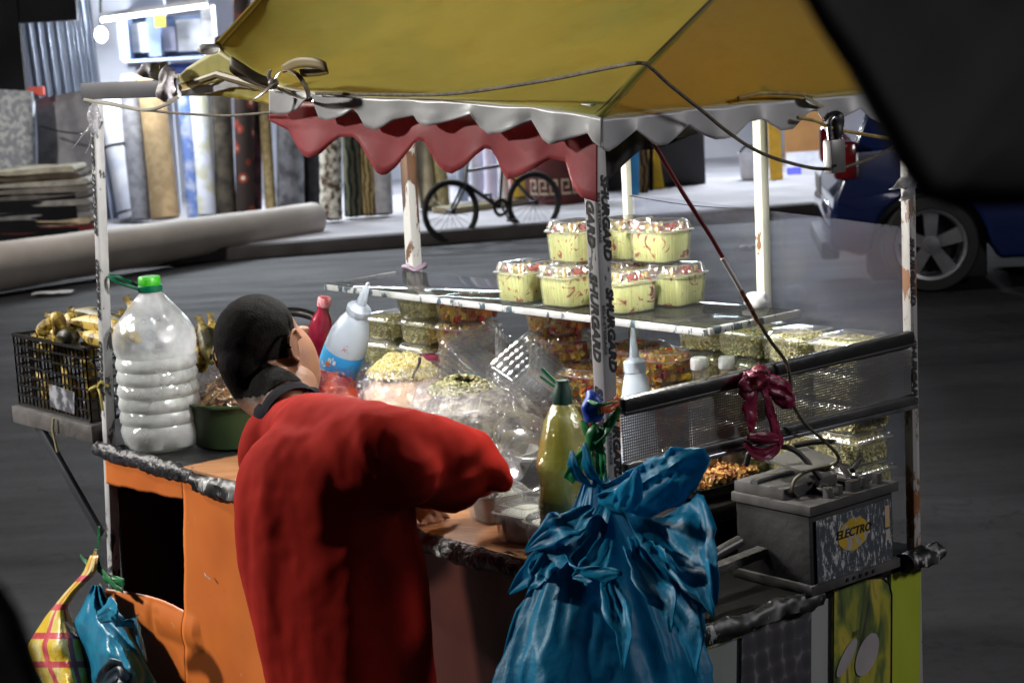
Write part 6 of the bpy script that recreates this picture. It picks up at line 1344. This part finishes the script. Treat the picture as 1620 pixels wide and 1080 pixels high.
# padlock
pc_ = cp(1320, 247, u=-.06); t = thing('padlock', 'grey steel padlock hanging from the cords under the right valance', 'padlock', pc_ - ZD*.03)
m = MB(); m.box(pc_, (.011, .021, .032), UD, VD, b=.003); m.build('lock_body', PM('lock_steel', (.17, .165, .16), .4, .3, c2=(.13, .13, .125), scale=20), t)
m = MB(); m.tube(crv([pc_ + VD*a + ZD*z for a, z in [(-.013, .03), (-.013, .055), (-.009, .068), (0, .073), (.009, .068), (.013, .055), (.013, .03)]], 4), .0042, 10); m.build('shackle', M_chrome, t)
m = MB(); m.ball(cp(1322, 262, u=-.075), .003, 2); m.build('keyhole', M_cabk, t)
crumple_blob('dark_cloth_knot', M_cabk, cp(1322, 200, u=-.05), .018, .03, cart, 8)
m = MB(); a_ = cp(1452, 282, u=-.02); 
for k, (x0, y0, x1, y1, w_) in enumerate([(1452, 280, 1412, 300, .03), (1450, 290, 1428, 318, .035)]):
    m2 = MB(); pa, pb = cp(x0, y0, u=-.02), cp(x1, y1, u=-.05); m2.grid(10, 4, lambda s, t_: lerp(pa, pb, s) + ZD*w_*(t_-.5)*math.sin(math.pi*min(1, s+.15)) + UD*.01*math.sin(s*6+t_*4)); m2.build('tape_tail', PM('tail_silver', (.45, .45, .48), .4, c2=(.2, .2, .22), scale=30), cart, solid=.001)

# ================================================================= bags
def ridged(x, y, z): return 1 - 2*abs(noise.noise(Vector((x, y, z))))
M_turq = PM('turquoise_film', (.006, .26, .46), .45, c2=(.004, .18, .34), scale=7, bump=.2, bscale=50, trans=.5, spec=.3)
t = thing('plastic_bag', 'big crumpled turquoise plastic bag tied to the near taped post', 'plastic bag', C(-.1, -.12, .4))
kx = cp(945, 772, v=-.06)
def big(s, th):
    a = th*2*math.pi; z = lerp(1.045, .36, s)
    ctr = lerp(kx, C(-.125, -.15, 0), min(1, s*1.6)**.7); ctr = Vector((ctr.x, ctr.y, z))
    r = interp([(0, .02), (.06, .035), (.2, .09), (.4, .138), (.6, .160), (.85, .172), (1, .14)], s)
    k = s*(1-s*.25); f = 1 + .20*k*ridged(math.cos(a)*1.5+s*.8, math.sin(a)*1.5, s*1.2) + .09*ridged(math.cos(a)*3, math.sin(a)*3+s*1.4, s*2.2) + .02*noise.noise(Vector((math.cos(a)*7, math.sin(a)*7, s*7)))
    P0 = ctr + Vector((math.cos(a)*r*f, math.sin(a)*r*f*.72, 0)); kk = min(1, s*4)
    f *= 1 + kk*(.06*ridged(P0.x*7+z*3, P0.y*7, z*5) + .035*ridged(P0.x*15-z*6, P0.y*15, z*11+4) + .014*ridged(P0.x*34, P0.y*34, z*26))
    return ctr + Vector((math.cos(a)*r*f*1.04, math.sin(a)*r*f*.72, .02*noise.noise(Vector((math.cos(a)*2, math.sin(a)*2, s*5)))))
m = MB(); m.grid(90, 200, big, closed=True); m.build('bag_body', M_turq, t, ang=75)
def petal(pts, ws, mat, par, name, wdir, th=.0012, cup=.25, sd=0, n=6):
    c = crv(pts, n); K = len(c)-1; m = MB(); wd = Vector(wdir).normalized()
    def fn(s, q):
        i = round(s*K); d = (c[min(i+1, K)] - c[max(i-1, 0)]).normalized(); sd_ = (wd - d*wd.dot(d)).normalized(); nn = d.cross(sd_); w_ = interp([(j/(len(ws)-1), x) for j, x in enumerate(ws)], s)
        return c[i] + sd_*w_*(q-.5) + nn*(cup*w_*(1-(2*q-1)**2)*.35 + w_*.16*ridged(s*3+sd, q*3, sd) + w_*.07*ridged(s*9+sd, q*8, sd)) + sd_*w_*.12*noise.noise(Vector((s*6, sd, (q > .5)*3)))*abs(2*q-1)
    m.grid(K, 12, fn); return m.build(name, mat, par, solid=th, ang=75)
Q = lambda x, y, v=-.1: cp(x, y, v=v)
petal([Q(960, 790, -.08), Q(1030, 775, -.07), Q(1080, 745, -.05), Q(1122, 716, -.03)], [.05, .085, .095, .075, .02], M_turq, t, 'bag_flap', ZD+UD*.3, cup=.5, sd=1)
petal([Q(960, 790, -.10), Q(1040, 800, -.12), Q(1080, 860, -.16), Q(1120, 960, -.20)], [.05, .10, .13, .10, .03], M_turq, t, 'bag_flap', UD, cup=.4, sd=2)
for k, (a, b_, c_, w_) in enumerate([((940, 800), (880, 830), (830, 872), .07), ((930, 830), (860, 880), (805, 938), .07), ((950, 760), (935, 740), (925, 700), .04), ((945, 770), (915, 742), (905, 712), .045), ((955, 800), (900, 930), (880, 1010), .06), ((980, 800), (1000, 780), (1010, 740), .05),
                                (( 960, 850), (930, 900), (905, 912), .05), ((1000, 860), (1040, 930), (1060, 1000), .06), ((930, 850), (850, 950), (790, 1060), .08), ((1010, 840), (1075, 960), (1100, 1070), .08), ((900, 870), (940, 905), (985, 905), .05), ((880, 850), (850, 905), (835, 930), .05), ((1035, 860), (1090, 890), (1128, 975), .07), ((960, 900), (980, 980), (985, 1060), .05), ((925, 880), (895, 990), (890, 1090), .04)]):
    v0 = -.17 - .012*(k % 4) if a[1] > 790 else -.09
    petal([Q(*a, v0+.05), Q(*b_, v0-.02), Q(*c_, v0-.03)], [w_*.5, w_, w_*.75, .006], M_turq, t, 'bag_flap', UD+ZD*.3, cup=.35, sd=k*1.7)
# blue and orange knots, green strap
M_gst = PM('green_strap', (.015, .24, .07), .4, c2=(.01, .15, .045), scale=30, trans=.25)
t = thing('green_strap', 'green plastic strap knotted round the near post above the turquoise bag', 'strap', cp(945, 720, v=-.03))
crumple_blob('blue_knot', PM('knot_blue', (.02, .08, .5), .4), cp(936, 646, v=-.03), .020, .026, t, 2, amp=.5)
petal([cp(950, 648, u=-.03), cp(965, 642, u=-.03), cp(976, 632, u=-.02)], [.014, .022, .016], PM('knot_orange', (.5, .09, .02), .4), t, 'orange_tag', ZD, sd=2)
for k, (pts, w_) in enumerate([([(928, 640), (924, 665), (934, 690), (942, 700), (938, 660), (950, 650)], .016), ([(940, 695), (925, 720), (910, 740), (897, 762)], .026), ([(945, 690), (948, 720), (950, 750), (952, 778)], .022), ([(940, 700), (960, 680), (972, 660), (978, 645)], .020), ([(934, 700), (932, 720), (936, 745)], .012), ([(930, 632), (950, 640), (975, 636)], .010)]):
    petal([cp(x, y, v=-.035-.003*k) if x < 955 else cp(x, y, u=-.03) for x, y in pts], [w_*.7, w_, w_, w_*.8], M_gst, t, 'strap_strip', UD-VD*.3 if k else ZD, sd=k)
crumple_blob('strap_knot', M_gst, cp(940, 690, v=-.035), .016, .022, t, 6, amp=.5)
# yellow bottle
yb = C(.165, .035, .8445); t = thing('cooking_oil_bottle', 'crumpled bottle of cloudy yellow oil with a green neck, wedged behind the near post', 'bottle', yb)
q_ = (ZD + UD*-.03).normalized().to_track_quat('Z', 'X').to_matrix()
def yf(th, i, r, z): return r*(1+.05*math.sin(z*75)*(.06 < z < .24) + .07*noise.noise(Vector((math.cos(th)*2, math.sin(th)*2, z*26))) + .025*noise.noise(Vector((math.cos(th)*6, math.sin(th)*6, z*60))))
yp = [(.004, 0), (.044, 0), (.049, .008)] + [(.050, .02+k*.01) for k in range(20)] + [(.046, .235), (.037, .265), (.025, .290), (.015, .305), (.013, .315)]
m = MB(); m.lathe([(r*.97, z+.001) for r, z in yp] + [(.002, .316)], yb, 56, yf, ax=q_); m.build('oil', PM('cloudy_oil', (.78, .75, .34), .22, c2=(.60, .56, .16), scale=12, coat=.7, trans=.4, lo=.35, hi=.6), t)
m = MB(); m.lathe([(r*1.015, z) for r, z in yp], yb, 56, yf, ax=q_, cap=False); m.build('bottle_wall', CLEAR('oil_bottle_wall', (.95, .96, .85), .12, .6, .08, bump=.5, bscale=30), t)
m = MB(); m.lathe([(.018, .30), (.019, .303), (.018, .325), (.013, .335), (.012, .345), (.002, .346)], yb, 24, ax=q_, fn=lambda th, i, r, z: r*(1+.12*noise.noise(Vector((th*3, z*90, 0))))); nk = m.build('neck_wrap', PM('neck_green', (.01, .06, .04), .5), t)
m = MB(); m.tube(crv([yb + ZD*.335, yb + ZD*.345 + UD*.02 - VD*.0, yb + ZD*.36 + UD*.045]), .0035, 6); m.tube(crv([yb + ZD*.325, yb + ZD*.335 + UD*.025, yb + ZD*.345 + UD*.05]), .003, 6); m.build('neck_string', M_capd, nk)
m = MB(); m.lathe([(.0475, .03), (.048, .032), (.048, .12), (.0475, .122)], yb, 48, yf, ax=q_, cap=False); m.build('dark_label', PM('label_worn_black', (.03, .03, .03), .4, c2=(.12, .11, .07), scale=22, lo=.45, hi=.6), t)
# magenta bag on the guard
M_mag = PM('magenta_film', (.34, .03, .09), .35, c2=(.2, .015, .05), scale=14, bump=.4, bscale=40, trans=.35)
t = thing('plastic_bag', 'magenta plastic bag knotted on the perforated guard rail', 'plastic bag', cp(1200, 650, u=-.03))
G_ = lambda x, y, u=-.03: cp(x, y, u=u)
crumple_blob('bag_knot', M_mag, G_(1190, 606), .034, .020, t, 3, amp=.6, ry=.03, frq=25)
for k, (pts, ws) in enumerate([([(1168, 596), (1180, 625), (1182, 660), (1186, 680)], [.035, .055, .045, .02]), ([(1200, 600), (1212, 640), (1222, 680), (1234, 702)], [.025, .03, .034, .02]), ([(1200, 600), (1225, 612), (1240, 628), (1252, 640)], [.02, .045, .05, .02]), ([(1190, 590), (1205, 587), (1214, 592)], [.02, .03, .02]),
                               ([(1236, 700), (1222, 716), (1200, 718), (1178, 700)], [.016, .028, .024, .01]), ([(1180, 690), (1205, 690), (1232, 694)], [.01, .024, .014])]):
    petal([G_(x, y, -.03-.004*k) for x, y in pts], ws, M_mag, t, 'bag_tail', VD*.8+UD*.3 if k not in (2, 4, 5) else ZD, sd=k*2.2, cup=.6)
# left sack and turquoise bag on the far lower post
def sack_mat():
    m_, t_, b_ = newmat('checked_sack'); L = t_.links.new; tc = N(t_, 'ShaderNodeTexCoord'); sx = N(t_, 'ShaderNodeSeparateXYZ'); L(tc.outputs['UV'], sx.inputs[0])
    def band(o, k, ph, thr):
        a = N(t_, 'ShaderNodeMath', operation='MULTIPLY_ADD'); a.inputs[1].default_value = k; a.inputs[2].default_value = ph; L(sx.outputs[o], a.inputs[0]); f = N(t_, 'ShaderNodeMath', operation='FRACT'); L(a.outputs[0], f.inputs[0])
        g = N(t_, 'ShaderNodeMath', operation='LESS_THAN'); g.inputs[1].default_value = thr; L(f.outputs[0], g.inputs[0]); return g
    g1, g2 = band(0, 8.0, .3, .22), band(1, 2.1, .45, .2); mx = N(t_, 'ShaderNodeMath', operation='MAXIMUM'); L(g1.outputs[0], mx.inputs[0]); L(g2.outputs[0], mx.inputs[1])
    nz = N(t_, 'ShaderNodeTexNoise', Scale=14, Detail=4); L(tc.outputs['Object'], nz.inputs['Vector']); r = ramp(t_, [(.45, (.62, .42, .03)), (.62, (.70, .62, .28))]); L(nz.outputs['Fac'], r.inputs[0])
    r2 = ramp(t_, [(.4, (.42, .04, .05)), (.65, (.6, .12, .14))]); L(nz.outputs['Fac'], r2.inputs[0]); c = N(t_, 'ShaderNodeMixRGB'); L(mx.outputs[0], c.inputs[0]); L(r.outputs[0], c.inputs[1]); L(r2.outputs[0], c.inputs[2]); L(c.outputs[0], b_.inputs['Base Color']); b_.inputs['Roughness'].default_value = .32
    bp = N(t_, 'ShaderNodeBump', Strength=.4, Distance=.01); n2 = N(t_, 'ShaderNodeTexNoise', Scale=60, Detail=3); L(tc.outputs['Object'], n2.inputs['Vector']); L(n2.outputs['Fac'], bp.inputs['Height']); L(bp.outputs[0], b_.inputs['Normal']); return m_
t = thing('checked_sack', 'yellow sack with red check hanging from the far post at the lower left', 'sack', cp(110, 1150, v=-.12))
lef = [(878, 143), (905, 132), (940, 100), (975, 72), (1020, 43), (1050, 50), (1080, 66), (1160, 95), (1250, 110)]; rig = [(878, 156), (905, 152), (935, 122), (960, 106), (985, 116), (1010, 128), (1040, 134), (1080, 142), (1160, 175), (1250, 180)]
def sk(back):
    def fn(s, q):
        y = lerp(878, 1240, s); x = lerp(interp(lef, y), interp(rig, y), q); bul = .07*math.sin(math.pi*q)*min(1, s*2.5)*(1 if not back else -.9)
        return cp(x, y, v=-.05 - .05*s - bul + .006*ridged(s*9, q*3, 2)*min(1, s*5))
    return fn
m = MB(); m.grid(60, 26, sk(False)); m.build('sack_front', sack_mat(), t, solid=.001, ang=75)
m = MB(); m.grid(60, 26, sk(True)); m.build('sack_back', PM('sack_inside', (.05, .09, .09), .5), t, solid=.001, ang=75)
petal([cp(150, 870, v=-.04), cp(147, 885, v=-.05), cp(140, 905, v=-.06)], [.014, .030, .034, .02], PM('sack_neck_amber', (.62, .30, .02), .4, trans=.2), t, 'sack_neck', UD, sd=4)
petal([cp(155, 925, v=-.05), cp(166, 945, v=-.06), cp(178, 968, v=-.07)], [.012, .012, .008], PM('sack_cord_yellow', (.55, .42, .05), .5), t, 'sack_cord', UD, sd=7)
M_gk = PM('green_tie', (.02, .22, .07), .45, c2=(.01, .14, .04), scale=20, trans=.2)
for k, (pts, w_) in enumerate([([(156, 832), (155, 850), (154, 868)], .012), ([(152, 880), (138, 890), (126, 878)], .014), ([(158, 898), (175, 915), (200, 920)], .030), ([(150, 868), (152, 885), (156, 905)], .024), ([(165, 905), (182, 925), (196, 935)], .018)]):
    petal([cp(x, y, v=-.03-.004*k) for x, y in pts], [w_*.6, w_, w_*.9, w_*.6], M_gk, t, 'green_tie', UD*.6+ZD*.6, sd=k+3)
t = thing('plastic_bag', 'turquoise plastic bag bulging beside the checked sack at the lower left', 'plastic bag', cp(190, 1180, v=-.12))
M_tq2 = PM('turquoise_film_bright', (.03, .30, .48), .3, c2=(.02, .2, .36), scale=9, bump=.4, bscale=30, trans=.25)
lf = [(925, 146), (955, 132), (985, 116), (1010, 124), (1060, 138), (1150, 140), (1250, 130)]; rg = [(925, 160), (955, 172), (975, 196), (1000, 206), (1040, 226), (1080, 248), (1150, 285), (1250, 290)]
def tb(s, q):
    y = lerp(925, 1250, s); x = lerp(interp(lf, y), interp(rg, y), q); return cp(x, y, v=-.055 - .07*math.sin(math.pi*q)*min(1, s*3) - .02*ridged(s*4+q*2, q*3-s*3, 1) )
m = MB(); m.grid(60, 40, tb); m.build('bag_front', M_tq2, t, solid=.001, ang=75)
petal([cp(160, 975, v=-.15), cp(190, 965, v=-.15), cp(208, 1000, v=-.15), cp(228, 1045, v=-.12)], [.03, .07, .06, .02], M_tq2, t, 'bag_fold', ZD+UD, sd=3, cup=.5)
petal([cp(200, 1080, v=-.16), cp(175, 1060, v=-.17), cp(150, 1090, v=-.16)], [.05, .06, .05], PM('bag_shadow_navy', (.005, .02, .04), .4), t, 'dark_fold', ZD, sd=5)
# ================================================================= dark tarpaulin close to the camera, and a dark sleeve-like cloth at the lower left
def tarp(edge, far, Y0, Y1, mat, name, lb, cat):
    m = MB(); n = len(edge)
    def fn(s, q):
        f = s*(n-1); i = min(int(f), n-2); k = f-i; e = (lerp(edge[i][0], edge[i+1][0], k), lerp(edge[i][1], edge[i+1][1], k)); g = (lerp(far[i][0], far[i+1][0], k), lerp(far[i][1], far[i+1][1], k))
        return at(lerp(e[0], g[0], q), lerp(e[1], g[1], q), lerp(Y0, Y1, q) + .01*noise.noise(Vector((s*3, q*3, 0)))) 
    m.grid(40, 12, fn); return tag(m.build(name, mat, solid=.006), lb, cat)
M_tarp = PM('tarp_black', (.010, .010, .011), .85, c2=(.007, .007, .008), scale=10, spec=.2)
tarp([(1235, -90), (1300, 30), (1350, 110), (1392, 190), (1425, 250), (1458, 298), (1500, 316), (1560, 318), (1760, 312)], [(1300, -200), (1400, -180), (1480, -150), (1560, -100), (1640, -60), (1700, 0), (1760, 60), (1800, 120), (1850, 200)], .78, .95, M_tarp, 'tarpaulin', 'black tarpaulin corner hanging out of focus at the upper right', 'tarpaulin')
tarp([(-60, 880), (0, 938), (22, 972), (42, 1025), (62, 1085), (90, 1180)], [(-120, 960), (-100, 1000), (-80, 1050), (-60, 1100), (-40, 1150), (0, 1230)], .75, .85, M_tarp, 'dark_cloth', 'black out of focus edge of cloth at the lower left corner', 'cloth')
